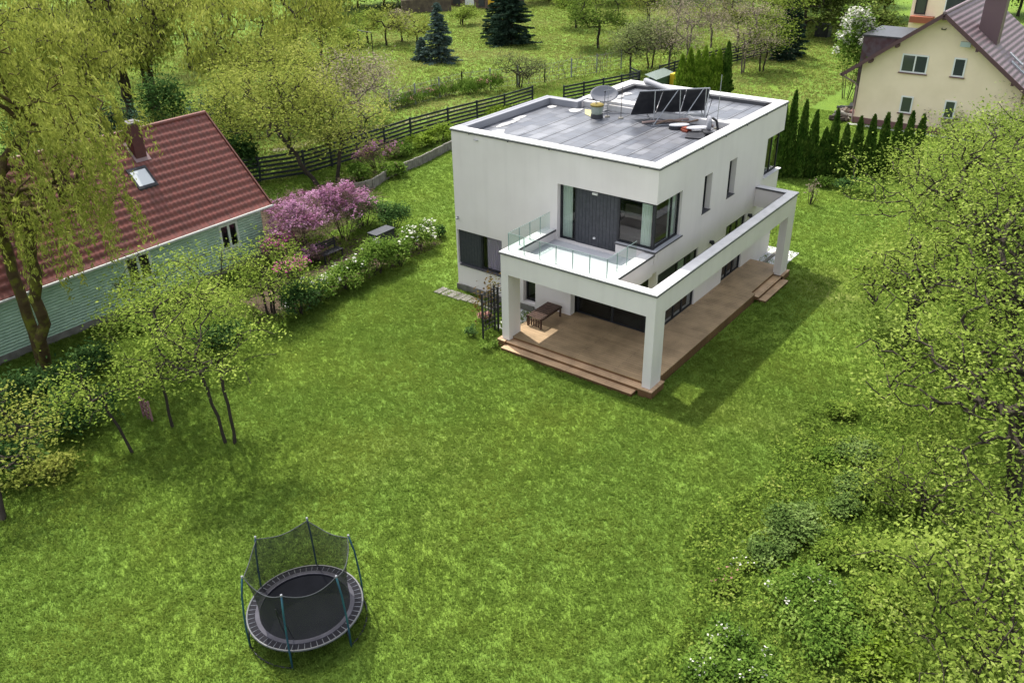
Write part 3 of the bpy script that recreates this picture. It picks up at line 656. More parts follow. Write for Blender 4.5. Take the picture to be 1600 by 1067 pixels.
# balcony and frame of the pergola
b = MB(); PT, PB = 3.84, 3.02
b.prism([(0, 0), (12.18, 0), (12.18, Y0-.004), (11.85, Y0-.004), (11.85, .33), (.32, .33), (.32, Y0), (X0-.003, Y0), (X0-.003, 1.9), (.32, 1.9), (.32, 5.98), (X0-.003, 5.98), (X0-.003, 6.35), (0, 6.35)], PB, PT)
b.build('balcony_beam', WHITE, WH)
b = MB(); b.box(.32, 1.9, 3.15, X0-.003, 5.98, 3.46); b.build('balcony_floor', BALC, WH)
b = MB(); cz = (PT-.002, PT+.045); e = .04
b.box(-e, -e, cz[0], .33, 6.35+e, cz[1]); b.box(.33, -e, cz[0], 12.18+e, .36, cz[1]); b.box(11.82, .36, cz[0], 12.18+e, Y0-.01, cz[1]); b.box(.33, 1.66, cz[0], X0-.01, 2.12, cz[1]); b.box(.33, 5.92, cz[0], X0-.01, 6.35+e, cz[1]); b.box(.33, 2.12, cz[0], .48, 5.92, cz[1])
b.build('coping', COPE, WH, bevel=.01)
b = MB()
b.box(-.055, -.055, PT-.035, -.003, 6.4, PT-.006); b.box(-.003, -.055, PT-.035, 12.24, -.003, PT-.006); b.box(.33, .363, PT-.02, 11.82, .372, PT+.05); b.box(.48, 5.905, PT-.03, X0-.01, 5.918, PT+.05); b.box(.33, 1.645, PT-.03, X0-.01, 1.657, PT+.05); b.box(11.8, .37, PT-.02, 11.818, Y0, PT+.05)
b.build('drip_edge', DRIP, WH)
for (xa, ya, l) in ((0, 0, 'white pillar at the nearest terrace corner'), (0, 6.02, 'white pillar beside the trellis'), (11.46, 0, 'white pillar at the far end of the terrace')):
    b = MB(); b.box(xa+.002, ya+.002, .32, xa+.72, ya+.328, PB); o = b.build('pillar', WHITE, WH); o['label'] = l
# balustrade glass, sheet by sheet
zb, zt = PT+.045, PT+.72
def sheet(a, c):
    b = MB(); b.bar((a[0], a[1], (zb+zt)/2), (c[0], c[1], (zb+zt)/2), .012, zt-zb); o = b.build('glass_panel', GLASSB, WH)
    q = MB()
    d = (Vector((*c, 0))-Vector((*a, 0))).normalized()
    q.box(a[0]-.012, a[1]-.012, zb, a[0]+.012, a[1]+.012, zt+.003); q.bar((a[0], a[1], zt+.006), (c[0], c[1], zt+.006), .014, .01)
    q.build('edge', mat('glass_edge', (.22, .30, .28), .2, .5) if 'glass_edge' not in bpy.data.materials else bpy.data.materials['glass_edge'], o)
ys = np.linspace(6.13, 2.0, 7); xs = np.linspace(.2, X0-.1, 5)
for i in range(6): sheet((.2, ys[i]-.01), (.2, ys[i+1]+.01))
for i in range(4): sheet((xs[i]+.01, 6.13), (xs[i+1]-.01, 6.13)); sheet((xs[i]+.01, 2.0), (xs[i+1]-.01, 2.0)) if i < 3 else None
# foundation and paving round the foot of the house
b = MB(); b.box(X0-.06, 6.95, .0, X0-.002, Y1+.05, .3); b.build('plinth', CONC, WH)

dk = thing('wooden_terrace', (0, 0, 0), 'brown timber terrace with steps under the white pergola frame', 'terrace')
b = MB(); b.prism([(.22, .36), (.8, .36), (.8, .08), (9.0, .08), (9.0, .27), (12.25, .27), (12.25, 2.9), (14.2, 2.9), (14.2, 1.9), (X0, 1.7), (X0, 7.0), (2.0, 7.0), (1.6, 6.4), (.22, 6.2)][:7]+[(12.25, Y0-.002), (11.1, Y0-.002), (11.1, Y0+.06), (9.14, Y0+.06), (9.14, Y0-.002), (6.6, Y0-.002), (6.6, Y0+.06), (3.35, Y0+.06), (3.35, Y0-.002), (X0+.42, Y0-.002), (X0+.42, 5.2), (X0-.002, 5.2), (X0-.002, 6.35), (.22, 6.35)], .375, .41); b.build('boards', DECK, dk)
b = MB(); b.box(.24, .38, 0, .3, 6.33, .374); b.box(.8, .10, 0, 9.0, .14, .374); b.box(9.0, .29, 0, 12.2, .34, .374); b.box(12.18, .34, 0, 12.22, Y0-.01, .374); b.build('fascia', FASC, dk)
def step(x0, y0, x1, y1, z, riser):
    b = MB(); b.box(x0, y0, z-.02, x1, y1, z); o = b.build('step', STEP, dk, bevel=.004)
    b = MB(); b.box(x0+.02 if riser == 'x' else x0+.01, y0+.01 if riser == 'x' else y0+.02, z-.14 if z > .2 else 0, x1-.01, y1-.01, z-.022); b.build('riser', FASC, o)
step(-.08, .42, .24, 6.12, .285, 'x'); step(-.38, .5, -.065, 6.14, .16, 'x')
step(9.0, -.06, 12.2, .29, .27, 'y'); step(9.1, -.36, 11.6, -.05, .135, 'y')
for (xa, ya, xb, yb) in ((-.14, -.14, .78, .41), (-.14, 6.13, .22, 6.5), (11.5, -.12, 12.3, -.0)):
    b = MB(); b.box(xa, ya, .285, xb, yb, .32); o = b.build('pedestal', STEP, dk); b = MB(); b.box(xa+.015, ya+.015, 0, xb-.015, yb-.015, .283); b.build('riser', FASC, o)
struct(MB().box(12.4, .45, 0, 15.0, 2.0, .05).box(1.0, 6.55, 0, 2.85, 7.6, .03).build('paving', mat('white_gravel', (.60, .60, .62), .9, noise=(6, (.42, .42, .43), .4, .7), bump=(30, .7, .02))))
b = MB()
for k in range(9): b.box(X0-.9+rg.uniform(-.06, .06), 8.4+k*.36, .0, X0-.35, 8.72+k*.36, .05+rg.uniform(0, .03))
struct(b.build('stone_edging', CONC)); 
b = MB(); b.box(12.3, 1.25, .05, 15.2, 1.38, .11); tag(b.build('drain_channel', CONC), 'concrete drain channel along the white gravel strip', 'drain')

# slatted wooden table
tb = thing('slatted_table', (2.0, 5.75, .4), 'low dark brown slatted wooden table on the terrace', 'table')
TW = mat('dark_teak', (.045, .024, .017), .55, .35, noise=(7, (.075, .04, .028), .4, .7))
a0, a1, b0, b1, zt_ = 1.30, 2.62, 5.45, 6.12, .86
b = MB()
for k in range(11):
    x = a0+k*(a1-a0)/10.; b.box(x-.05, b0, zt_-.025, x+.045, b1, zt_)
b.build('tabletop', TW, tb)
b = MB(); b.box(a0-.05, b0-.02, zt_-.09, a1+.05, b0+.02, zt_-.028); b.box(a0-.05, b1-.02, zt_-.09, a1+.05, b1+.02, zt_-.028); b.build('apron', TW, tb)
for x in (a0-.03, a1-.03):
    for y in (b0, b1-.06):
        b = MB(); b.box(x, y, .402, x+.06, y+.06, zt_-.03); b.build('leg', TW, tb)
b = MB()
for k in range(5): b.box(a0-.028, b0+.1+k*.11, .46, a0-.01, b0+.17+k*.11, zt_-.09)
b.build('end_slats', TW, tb)

# trellis
tr = thing('trellis', (.4, 7.4, 0), 'dark two-leaf lattice trellis leaning beside the left pillar', 'trellis')
for (p0, p1) in (((-.05, 7.25), (.78, 7.15)), ((.80, 7.35), (1.75, 7.0))):
    b = MB(); h = 1.95
    d = Vector((p1[0]-p0[0], p1[1]-p0[1], 0))
    for s in (0, 1): b.bar((p0[0]+d.x*s, p0[1]+d.y*s, -.02), (p0[0]+d.x*s, p0[1]+d.y*s, h), .06, .06)
    for k in range(1, 5): b.bar((p0[0]+d.x*k/5, p0[1]+d.y*k/5, .35), (p0[0]+d.x*k/5, p0[1]+d.y*k/5, h), .025, .022)
    for k in range(9): z = .35+k*(h-.37)/8; b.bar((p0[0]+.01, p0[1]+.03, z), (p1[0]-.01, p1[1]+.03, z), .025, .022)
    b.build('lattice_panel', DARK, tr)
shrub('climbing_plant', (.9, 7.75, 0), .8, .35, 1.9, leafmat('rusty_leaf', [(.06, .035, .015), (.14, .09, .03), (.12, .13, .03)]), BARKD, 'sparse rusty-leaved climbing plant behind the trellis', 31, n=260, leaf=(.12, .07), stems=7, clumps=8, cat='plant')
for i, (u, v) in enumerate(((735, 525), (762, 545), (757, 500))):
    g = at(u, v); shrub('low_plant', g, .38, .3, .35, [L_DARK, L_GREEN, L_ROSE][i], BARKD, ['small dark green plant beside the trellis foot', 'low green plant by the terrace corner pedestal', 'small rusty pink plant left of the trellis'][i], 40+i, n=260, leaf=(.09, .05), stems=3, clumps=5, cat='plant')

# ------------------------------------------------------------------ things on the roof
ZR = 6.72
sp = thing('solar_rack', (9.4, 4.7, ZR), 'black panel array tilted on a steel rack, seen from behind', 'solar panels')
A0, A1 = np.array([8.55, 5.75, 8.02]), np.array([10.45, 3.6, 8.05]); B0, B1 = np.array([9.0, 6.4, 6.90]), np.array([11.15, 4.05, 6.98])
def lerp(a, c, t): return a+(c-a)*t
for k in range(3):
    t0, t1 = k/3+.006, (k+1)/3-.006; q = [lerp(B0, B1, t0), lerp(B0, B1, t1), lerp(A0, A1, t1), lerp(A0, A1, t0)]
    n = np.cross(q[1]-q[0], q[3]-q[0]); n /= np.linalg.norm(n); n *= .02
    b = MB().add([x+n for x in q]+[x-n for x in q], [(0, 1, 2, 3), (7, 6, 5, 4), (0, 4, 5, 1), (1, 5, 6, 2), (2, 6, 7, 3), (3, 7, 4, 0)]); b.build('panel', SLATE, sp)
b = MB()
b.tube([A0, A1], .028, 6); b.tube([B0, B1], .028, 6)
FT = [np.array([8.67, 5.1, ZR+.02]), np.array([9.45, 4.3, ZR+.02]), np.array([10.2, 3.62, ZR+.02])]
for i, t in enumerate((.22, .58, .95)):
    T = lerp(A0, A1, t); b.tube([T, FT[i]+(T-FT[i])*[1, 1, 0]*.5], .02, 6); b.tube([FT[i], lerp(A0, A1, min(1, t+.33))], .022, 6); b.tube([FT[i], lerp(B0, B1, t)], .02, 6)
b.tube([FT[0]-[.2, 0, 0], FT[2]], .02, 6)
b.build('rack', METAL, sp)
b = MB(); b.tube([lerp(A0, A1, .98)+[.1, .2, 0], lerp(A0, A1, 1)+[.3, 0, -.5], FT[2]+[.15, .0, .0]], .018, 6); b.build('cable', DARK, sp)
HZ = mat('hose_pinkish', (.30, .22, .20), .7)
def curl(name, pts, r, m, label, cat):
    P = [Vector(p) for p in pts]; out = []
    for i in range(len(P)-1):
        a = P[max(0, i-1)]; b_ = P[i]; c = P[i+1]; d = P[min(len(P)-1, i+2)]
        for k in range(5):
            t = k/5; out.append(.5*((2*b_)+(c-a)*t+(2*a-5*b_+4*c-d)*t*t+(3*b_-a-3*c+d)*t**3))
    out.append(P[-1]); return tag(MB().tube(out, r, 7).build(name, m, smooth=True), label, cat)
curl('hose', [(8.6, 5.6, ZR+.05), (8.9, 5.1, ZR+.12), (9.3, 4.75, ZR+.06), (9.6, 4.2, ZR+.18), (10.0, 3.9, ZR+.08), (10.1, 3.3, ZR+.1), (9.7, 3.0, ZR+.05)], .05, HZ, 'pinkish corrugated hose under the tilted black panels', 'hose')
curl('hose', [(8.7, 5.0, ZR+.05), (9.0, 4.6, ZR+.2), (9.4, 4.0, ZR+.12), (9.9, 3.5, ZR+.22), (10.2, 3.1, ZR+.06)], .04, mat('hose_brown', (.16, .11, .08), .7), 'brown hose lying in front of the panel rack', 'hose')
curl('fabric_roll', [(14.0, 8.5, 7.16), (12.8, 6.6, 7.17), (11.6, 5.2, 7.2), (10.9, 4.2, 7.22)], .13, GREYM, 'long grey roll of membrane behind the panel rack', 'roll')
# satellite dish
ds = thing('satellite_dish', (9.4, 7.9, ZR), 'grey satellite dish at the rear left roof corner', 'dish')
q = []; fs = []; c = np.array([9.5, 8.0, 7.42]); nrm = np.array([-.55, -.42, .55]); nrm /= np.linalg.norm(nrm); uu = np.cross(nrm, [0, 0, 1]); uu /= np.linalg.norm(uu); vv = np.cross(uu, nrm)
rings, sg = 7, 28
q.append(c)
for i in range(1, rings+1):
    r = i/rings
    for k in range(sg):
        t = 2*math.pi*k/sg; q.append(c+uu*(.60*r*math.cos(t))+vv*(.38*r*math.sin(t))+nrm*.10*r*r)
for k in range(sg): fs.append((0, 1+k, 1+(k+1) % sg))
for i in range(rings-1):
    for k in range(sg): fs.append((1+i*sg+k, 1+(i+1)*sg+k, 1+(i+1)*sg+(k+1) % sg, 1+i*sg+(k+1) % sg))
o = MB().add(q, fs).build('reflector', mat('dish_grey', (.20, .205, .23), .6), ds, smooth=True); sm = o.modifiers.new('thick', 'SOLIDIFY'); sm.thickness = .015
b = MB(); b.tube([(9.6, 8.1, ZR), c-nrm*.05], .03, 8); b.box(9.4, 7.9, ZR, 9.8, 8.3, ZR+.05); b.build('mast', METAL, ds)
b = MB(); b.tube([c-vv*.42, c+nrm*.5-vv*.1], .012, 6); b.tube([c+nrm*.5-vv*.1, c+nrm*.42-vv*.08], .035, 8); b.build('arm', DARK, ds)
# chimney pot with its cowl
vt = thing('roof_vent', (8.4, 7.65, ZR), 'squat pale green roof vent with dark band and mossy top', 'vent')
b = MB(); b.lathe((8.4, 7.65, ZR), [(0, 0), (.27, 0), (.25, .16), (.24, .18)], 20); b.build('base', SLATE, vt)
b = MB(); b.lathe((8.4, 7.65, ZR), [(.22, .18), (.24, .24), (.25, .45), (.27, .50), (.0, .5)], 20); b.build('drum', mat('vent_green', (.34, .38, .33), .5, noise=(5, (.22, .27, .2), .4, .7)), vt, smooth=True)
b = MB(); b.lathe((8.4, 7.65, ZR), [(.28, .5), (.29, .56), (.22, .6), (0, .61)], 20); b.build('cap', mat('mossy_cap', (.16, .12, .03), .9, noise=(9, (.2, .17, .05), .4, .7)), vt)
for k in range(3): b = MB().tube([(8.4-.1+k*.09, 7.65+.05*k, ZR+.6), (8.4-.1+k*.09, 7.65+.05*k, ZR+.78)], .018, 6); b.build('spike', METAL, vt)
b = MB(); b.add([(8.4, 7.95, ZR+.006), (8.65, 8.4, ZR+.006), (8.95, 8.6, ZR+.12), (9.1, 8.2, ZR+.08), (9.0, 7.9, ZR+.01), (8.6, 7.5, ZR+.008)], [(0, 1, 4, 5), (1, 2, 3, 4)]); o = b.build('tarp', mat('yellow_sheet', (.42, .39, .2), .7)); sm = o.modifiers.new('thick', 'SOLIDIFY'); sm.thickness = .01; tag(o, 'pale yellow sheet crumpled behind the roof vent', 'sheet')
for i, (x, y, h, l) in enumerate(((8.75, 7.35, 1.3, 'thin antenna mast with crossbars beside the roof vent'), (8.85, 6.75, 1.35, 'slim wooden pole between the vent and panel rack'), (9.55, 2.75, 2.1, 'tall thin lightning rod near the right roof edge'))):
    a = thing('mast', (x, y, ZR), l, 'mast'); b = MB(); b.tube([(x, y, ZR), (x+.02, y, ZR+h)], .016, 6); b.build('pole', [METAL, BARKG, METAL][i], a)
    b = MB(); b.lathe((x, y, ZR), [(0, 0), (.12, 0), (.1, .05), (0, .06)], 12); b.build('foot', CONC, a)
    if i == 0:
        for z in (.5, .8, 1.1): b = MB().tube([(x-.15, y+.12, ZR+z), (x+.15, y-.12, ZR+z+.04)], .012, 5); b.build('crossbar', METAL, a)
def slab(x, y, sx, sy, rz, z, label, t=.05, m=SLATE):
    b = MB(); c, s = math.cos(rz), math.sin(rz); P = [(x+c*i*sx/2-s*j*sy/2, y+s*i*sx/2+c*j*sy/2) for i, j in ((-1, -1), (1, -1), (1, 1), (-1, 1))]; b.prism(P, z, z+t)
    return tag(b.build('slab', m, bevel=.006), label, 'slab')
slab(8.15, 2.95, .95, .7, .3, ZR+.01, 'black slab lying nearest the right roof edge'); slab(8.65, 2.72, .5, .35, .7, ZR+.07, 'smaller black slab resting on the larger one', .06)
PLT = mat('pale_plate', (.33, .34, .37), .5, .4)
def ell(name, x, y, z, a, c_, t, m, label, cat, rz=0.):
    P = [(x+a*math.cos(k)*math.cos(rz)-c_*math.sin(k)*math.sin(rz), y+a*math.cos(k)*math.sin(rz)+c_*math.sin(k)*math.cos(rz)) for k in np.linspace(0, 2*math.pi, 25)[:-1]]
    return tag(MB().prism(P, z, z+t).build(name, m, bevel=.01), label, cat)
ell('tray', 8.75, 4.0, ZR+.14, .42, .22, .04, PLT, 'pale grey oval tray beside the panel rack', 'tray', -.8); ell('lid', 8.72, 4.03, ZR+.01, .38, .2, .12, SLATE, 'dark oval tub under the pale tray', 'tub', -.8)
ell('tray', 8.75, 3.2, ZR+.16, .46, .24, .03, PLT, 'pale oval plate in front of the fan housing', 'plate', -.7)
fh = thing('fan_housing', (9.0, 2.85, ZR), 'grey round fan housing standing at the right roof edge', 'fan')
b = MB()
for (r, m_, nm, yo, ww) in ((.30, GREYM, 'shell', 0, .16), (.17, SLATE, 'hub', -.09, .06)):
    b = MB(); P = []
    cx = np.array([9.0, 2.85+yo, ZR+.32]); d = np.array([.5, -.86, 0]); e1 = np.array([.86, .5, 0])
    n = 22; pr = [(0, -ww/2), (r*.85, -ww/2), (r, -ww/4), (r, ww/4), (r*.85, ww/2), (0, ww/2)]
    for (rr, h) in pr:
        for k in range(n): t = 2*math.pi*k/n; P.append(cx+e1*rr*math.cos(t)+np.array([0, 0, 1])*rr*math.sin(t)+d*h)
    b.add(P, [(i*n+k, i*n+(k+1) % n, (i+1)*n+(k+1) % n, (i+1)*n+k) for i in range(5) for k in range(n)]); b.build(nm, m_, fh)
b = MB(); b.tube([(9.2, 2.8, ZR+.5), (9.4, 2.7, ZR+.35), (9.35, 2.6, ZR+.02)], .05, 8); b.build('duct', DARK, fh)
rb = MB()
for k in range(7): rb.box(8.55+rg.uniform(-.2, .2), 3.55+rg.uniform(-.15, .15), ZR+.01, 8.55+rg.uniform(.05, .25), 3.6+rg.uniform(.05, .2), ZR+rg.uniform(.06, .16))
tag(rb.build('rag', mat('orange_rag', (.20, .05, .03), .8)), 'small orange-red rag between the pale trays', 'rag')

# ------------------------------------------------------------------ red-roofed green house
RH = thing('green_house', (-6.5, 24.2, 0), 'old house with green shingle walls and red tiled roof', 'house')
hx0, hx1, hy0, hy1, ez, rzz, ry = -14.0, .44, 20.8, 27.6, 2.6, 6.25, 24.2
b = MB(); wall(b, 'y', hy0, hy0+.25, hx0, hx1, .3, 2.95, [(-1.9, -.9, 1.05, 2.25), (-6.5, -5.3, 1.05, 2.3)])
wall(b, 'y', hy1-.25, hy1, hx0, hx1, .3, 2.95, []); 
for x in (hx0, hx1-.25):
    P = [(hy0+.25, .3), (hy1-.25, .3), (hy1-.25, 2.9), (ry, 6.0), (hy0+.25, 2.9)]; n = 5
    b.add([(x, y, z) for y, z in P]+[(x+.25, y, z) for y, z in P], [tuple(range(n)), tuple(range(2*n-1, n-1, -1))]+[(i, n+i, n+(i+1) % n, (i+1) % n) for i in range(n)])
b.build('wall', GREENW, RH)
b = MB(); b.box(hx0-.05, hy0-.07, 0, hx1+.06, hy0+.2, .3); b.box(hx1-.2, hy0+.2, 0, hx1+.06, hy1, .3); b.build('foundation', CONC, RH)
def tileroof(par, m, xa, xb, ya, za, yb, zb, row, wave, amp=.03, axis='y', name='roof'):
    """pantile sheet from eave (ya,za) to ridge (yb,zb); axis says which horizontal axis climbs"""
    L = math.hypot(yb-ya, zb-za); nr = int(round(L/row)); nx = int((xb-xa)/(wave/6)); up = np.array([(yb-ya)/L, (zb-za)/L]); nn = np.array([-up[1], up[0]]);
    if nn[1] < 0: nn = -nn
    xs_ = np.linspace(xa, xb, nx+1); ph = (np.abs(((xs_/wave) % 1)-.5)*2)**1.6*amp*1.1
    V = []; rows = []
    for r in range(nr):
        for (s, hgt) in ((0, .024), (.5, .012), (.985, .0)):
            d = (r+s)*L/nr; rows.append((d, hgt))
    for (d, hg) in rows:
        y = ya+up[0]*d+nn[0]*(hg+ph); z = za+up[1]*d+nn[1]*(hg+ph)
        V.append(np.stack([xs_, y, z], 1) if axis == 'y' else np.stack([y, xs_, z], 1))
    k = nx+1; V = np.concatenate(V); i = np.arange(len(rows)-1)[:, None]*k; j = np.arange(nx)[None]
    F = np.stack([i+j, i+j+1, i+j+1+k, i+j+k], -1).reshape(-1, 4); return npmesh(name, V, F, m, par, smooth=False)
o = tileroof(RH, REDTILE, hx0-.3, .72, 20.28, ez-.02, ry, rzz, .35, .21)
tileroof(RH, REDTILE, hx0-.3, .72, 28.12, ez-.02, ry, rzz, .35, .21)
b = MB(); b.tube([(hx0-.3, ry, rzz+.03), (.74, ry, rzz+.03)], .10, 8); b.build('ridge', REDTILE, RH)
b = MB(); b.bar((.74, 20.26, ez), (.74, ry, rzz+.02), .06, .14); b.bar((.74, 28.1, ez), (.74, ry, rzz+.02), .06, .14); b.build('verge_board', mat('verge_brown', (.12, .05, .04), .7), RH)
b = MB(); b.add([(hx0-.3, 20.32, ez-.06), (.7, 20.32, ez-.06), (.7, ry, rzz-.08), (hx0-.3, ry, rzz-.08), (.7, 28.08, ez-.06), (hx0-.3, 28.08, ez-.06)], [(0, 1, 2, 3), (3, 2, 4, 5)]); b.build('underlay', BARKD, RH)
b = MB(); b.tube([(hx0-.3, 20.22, ez-.07), (.76, 20.22, ez-.03)], .06, 8); b.build('gutter', mat('pale_gutter', (.42, .43, .40), .5), RH)
k_ = (rzz-ez)/(ry-20.28)
rz_ = lambda y: ez+(y-20.28)*k_
b = MB(); b.box(-3.65, 23.15, rz_(23.15)-.2, -3.15, 23.65, 6.8); o = b.build('chimney', REDMET, RH); b = MB(); b.box(-3.72, 23.08, 6.8, -3.08, 23.72, 6.86); b.box(-3.5, 23.3, 6.86, -3.3, 23.5, 6.88); b.build('cap', mat('chimney_cap', (.07, .06, .065), .5), o)
b = MB(); b.add([(-3.76, 23.02, rz_(23.02)+.07), (-3.04, 23.02, rz_(23.02)+.07), (-3.04, 23.8, rz_(23.8)+.07), (-3.76, 23.8, rz_(23.8)+.07)], [(0, 1, 2, 3)]); b.build('flashing', mat('lead', (.22, .15, .15), .6), RH)
def skyl(par, x0, x1, y0, y1, f, up, fm, gm_, ax='y'):
    P = [(x0, y0), (x1, y0), (x1, y1), (x0, y1)]; w_ = .09
    I = [(x0+w_, y0+w_), (x1-w_, y0+w_), (x1-w_, y1-w_), (x0+w_, y1-w_)]
    b = MB(); v = [(x, y, f(x, y)+up) for x, y in P]+[(x, y, f(x, y)+up) for x, y in I]+[(x, y, f(x, y)-.02) for x, y in P]
    b.add(v, [(0, 1, 5, 4), (1, 2, 6, 5), (2, 3, 7, 6), (3, 0, 4, 7), (0, 8, 9, 1), (1, 9, 10, 2), (2, 10, 11, 3), (3, 11, 8, 0)]); o = b.build('skylight', fm, par)
    b = MB().add([(x, y, f(x, y)+up-.02) for x, y in I], [(0, 1, 2, 3)]); b.build('pane', gm_, o)
PANE = mat('bright_pane', (.55, .58, .60), .08, .9)
skyl(RH, -4.4, -3.5, 22.1, 22.85, lambda x, y: rz_(y), .11, DARK, PANE)
for (a, c, zb_, zt__) in ((-1.9, -.9, 1.05, 2.25), (-6.5, -5.3, 1.05, 2.3)):
    glazed(RH, 'y', hy0-.02, a, c, zb_, zt__, .11, mull=((a+c)/2,), fm=mat('pale_green_frame', (.55, .62, .54), .6) if 'pale_green_frame' not in bpy.data.materials else bpy.data.materials['pale_green_frame'])
    b = MB(); b.box(a-.06, hy0-.06, zb_-.05, c+.06, hy0+.04, zb_-.005); b.build('sill', bpy.data.materials['pale_green_frame'], RH)
b = MB(); b.box(hx0+.3, hy0+1.2, .3, hx1-.3, hy0+1.25, 2.9); b.build('inner_wall', INT, RH)

# ------------------------------------------------------------------ cream house
YH = thing('cream_house', (45, 1.4, 0), 'cream rendered house with steep plum tiled gable roof', 'house')
wx, ya, yb, yr, zr = 39.7, 6.0, -3.9, 1.38, 7.6
sl_ = (zr-3.4)/(7.0-yr); fz = lambda y: zr-abs(y-yr)*sl_
b = MB(); P = [(ya, .45), (yb, .45), (yb, fz(yb)-.1), (yr, zr-.1), (ya, fz(ya)-.1)]; n = 5
b.add([(wx, y, z) for y, z in P]+[(wx+11, y, z) for y, z in P], [tuple(range(n-1, -1, -1)), tuple(range(n, 2*n))]+[(i, (i+1) % n, n+(i+1) % n, n+i) for i in range(n)]); b.build('wall', YELW, YH)
b = MB(); b.box(wx-.05, yb-.05, 0, wx+11.05, ya+.05, .45); b.build('plinth', PLIN, YH)
tileroof(YH, PURTILE, wx-.7, wx+11.5, 7.05, fz(7.05), yr, zr+.02, .35, .24, .012); tileroof(YH, PURTILE, wx-.7, wx+11.5, -4.9, fz(-4.9), yr, zr+.02, .35, .24, .012)
b = MB(); b.bar((wx-.72, 7.1, fz(7.1)-.06), (wx-.72, yr, zr-.06), .06, .24); b.bar((wx-.72, -4.95, fz(-4.95)-.06), (wx-.72, yr, zr-.06), .06, .24)
b.add([(wx-.7, 7.0, fz(7)-.06), (wx-.7, yr, zr-.06), (wx-.7, -4.85, fz(-4.85)-.06), (wx+11.4, 7.0, fz(7)-.06), (wx+11.4, yr, zr-.06), (wx+11.4, -4.85, fz(-4.85)-.06)], [(0, 1, 4, 3), (1, 2, 5, 4)]); b.build('verge_board', mat('plum_wood', (.10, .055, .06), .6), YH)
b = MB(); b.tube([(wx-.75, yr, zr+.05), (wx+11.5, yr, zr+.05)], .12, 8); b.build('ridge', PURTILE, YH)
b = MB()
for (y) in (5.4, 3.9, 1.38, -.9, -3.3): b.box(wx-.68, y-.08, fz(y)-.38, wx-.01, y+.08, fz(y)-.2)
b.build('purlin_end', bpy.data.materials['plum_wood'], YH)
for (y0, y1, z0, z1, mu) in ((1.9, 3.55, 3.75, 4.92, (2.7,)), (-.37, .38, 3.8, 4.97, ()), (2.33, 3.11, 1.13, 2.25, ()), (-.33, .37, 1.14, 2.3, ())):
    glazed(YH, 'x', wx+.02, y0, y1, z0, z1, .09, mull=mu, fm=WFR, gm_=mat('dim_pane', (.05, .06, .06), .06, .8) if 'dim_pane' not in bpy.data.materials else bpy.data.materials['dim_pane'], t=-.07)
    b = MB(); b.box(wx-.12, y0-.08, z0-.07, wx-.002, y1+.08, z0-.01); b.build('sill', PLIN, YH)
b = MB(); b.tube([(wx-.7, 7.12, fz(7.1)-.02), (wx-.1, 6.3, 2.75), (wx-.1, 6.1, 2.5), (wx-.1, 6.06, .1)], .06, 8); b.build('downpipe', mat('pipe_rose', (.26, .19, .18), .5), YH)
b = MB(); b.tube([(wx-.75, 7.13, fz(7.1)-.02), (wx+11.5, 7.13, fz(7.1)-.02)], .08, 8); b.build('gutter', bpy.data.materials['pipe_rose'], YH)
b = MB(); b.box(42.0, -1.45, fz(-1.45)-.3, 43.0, -.2, 8.5); o = b.build('chimney', mat('plum_chimney', (.14, .09, .10), .6), YH); b = MB(); b.box(41.9, -1.55, 8.5, 43.1, -.1, 8.62); b.build('cap', DARK, o)
b = MB(); b.box(wx-.5, -.45, 5.72, wx-.28, .15, 6.02); b.build('floodlight', mat('lamp_glass_grey', (.35, .42, .40), .2, .6), YH)
b = MB(); b.tube([(wx-.02, yr+.12, 6.65), (wx-.12, yr+.12, 6.6), (wx-.12, yr-.12, 6.6), (wx-.02, yr-.12, 6.65)], .03, 6); b.build('bracket', DARK, YH)
for (x, y) in ((41.5, -2.6), (42.8, -2.2), (43.9, -3.3)): skyl(YH, x, x+.35, y-.9, y, lambda x_, y_: fz(y_), .12, PLT, PANE)
yb2 = thing('cream_outbuilding', (50, 7, 0), 'dark plum metal-clad shed behind the cream house', 'shed')
b = MB(); b.box(44.5, 4.7, 0, 49, 7.6, 5.0); b.build('wall', mat('plum_cladding', (.055, .028, .033), .5, noise=(2, (.075, .06, .07), .4, .6)), yb2)
b = MB(); b.box(44.4, 4.6, 5.0, 49.1, 7.7, 5.12); b.build('roof', SLATE, yb2)
nb = thing('cream_annex', (62, 5, 0), 'second cream house with dark window behind the gable', 'house')
b = MB(); b.box(60, 2.5, 0, 68, 8.5, 9.5); b.build('wall', YELW, nb)
glazed(nb, 'x', 60, 4.0, 5.9, 4.6, 6.8, .09, fm=WFR, gm_=bpy.data.materials['dim_pane'], t=-.07); glazed(nb, 'x', 60, 7.3, 8.2, 4.6, 6.8, .09, fm=DARK, gm_=bpy.data.materials['dim_pane'], t=-.07)
b = MB(); b.box(59.2, 6.5, 4.0, 60, 8.3, 4.5); b.build('planter', mat('rust_planter', (.28, .09, .05), .7), nb)

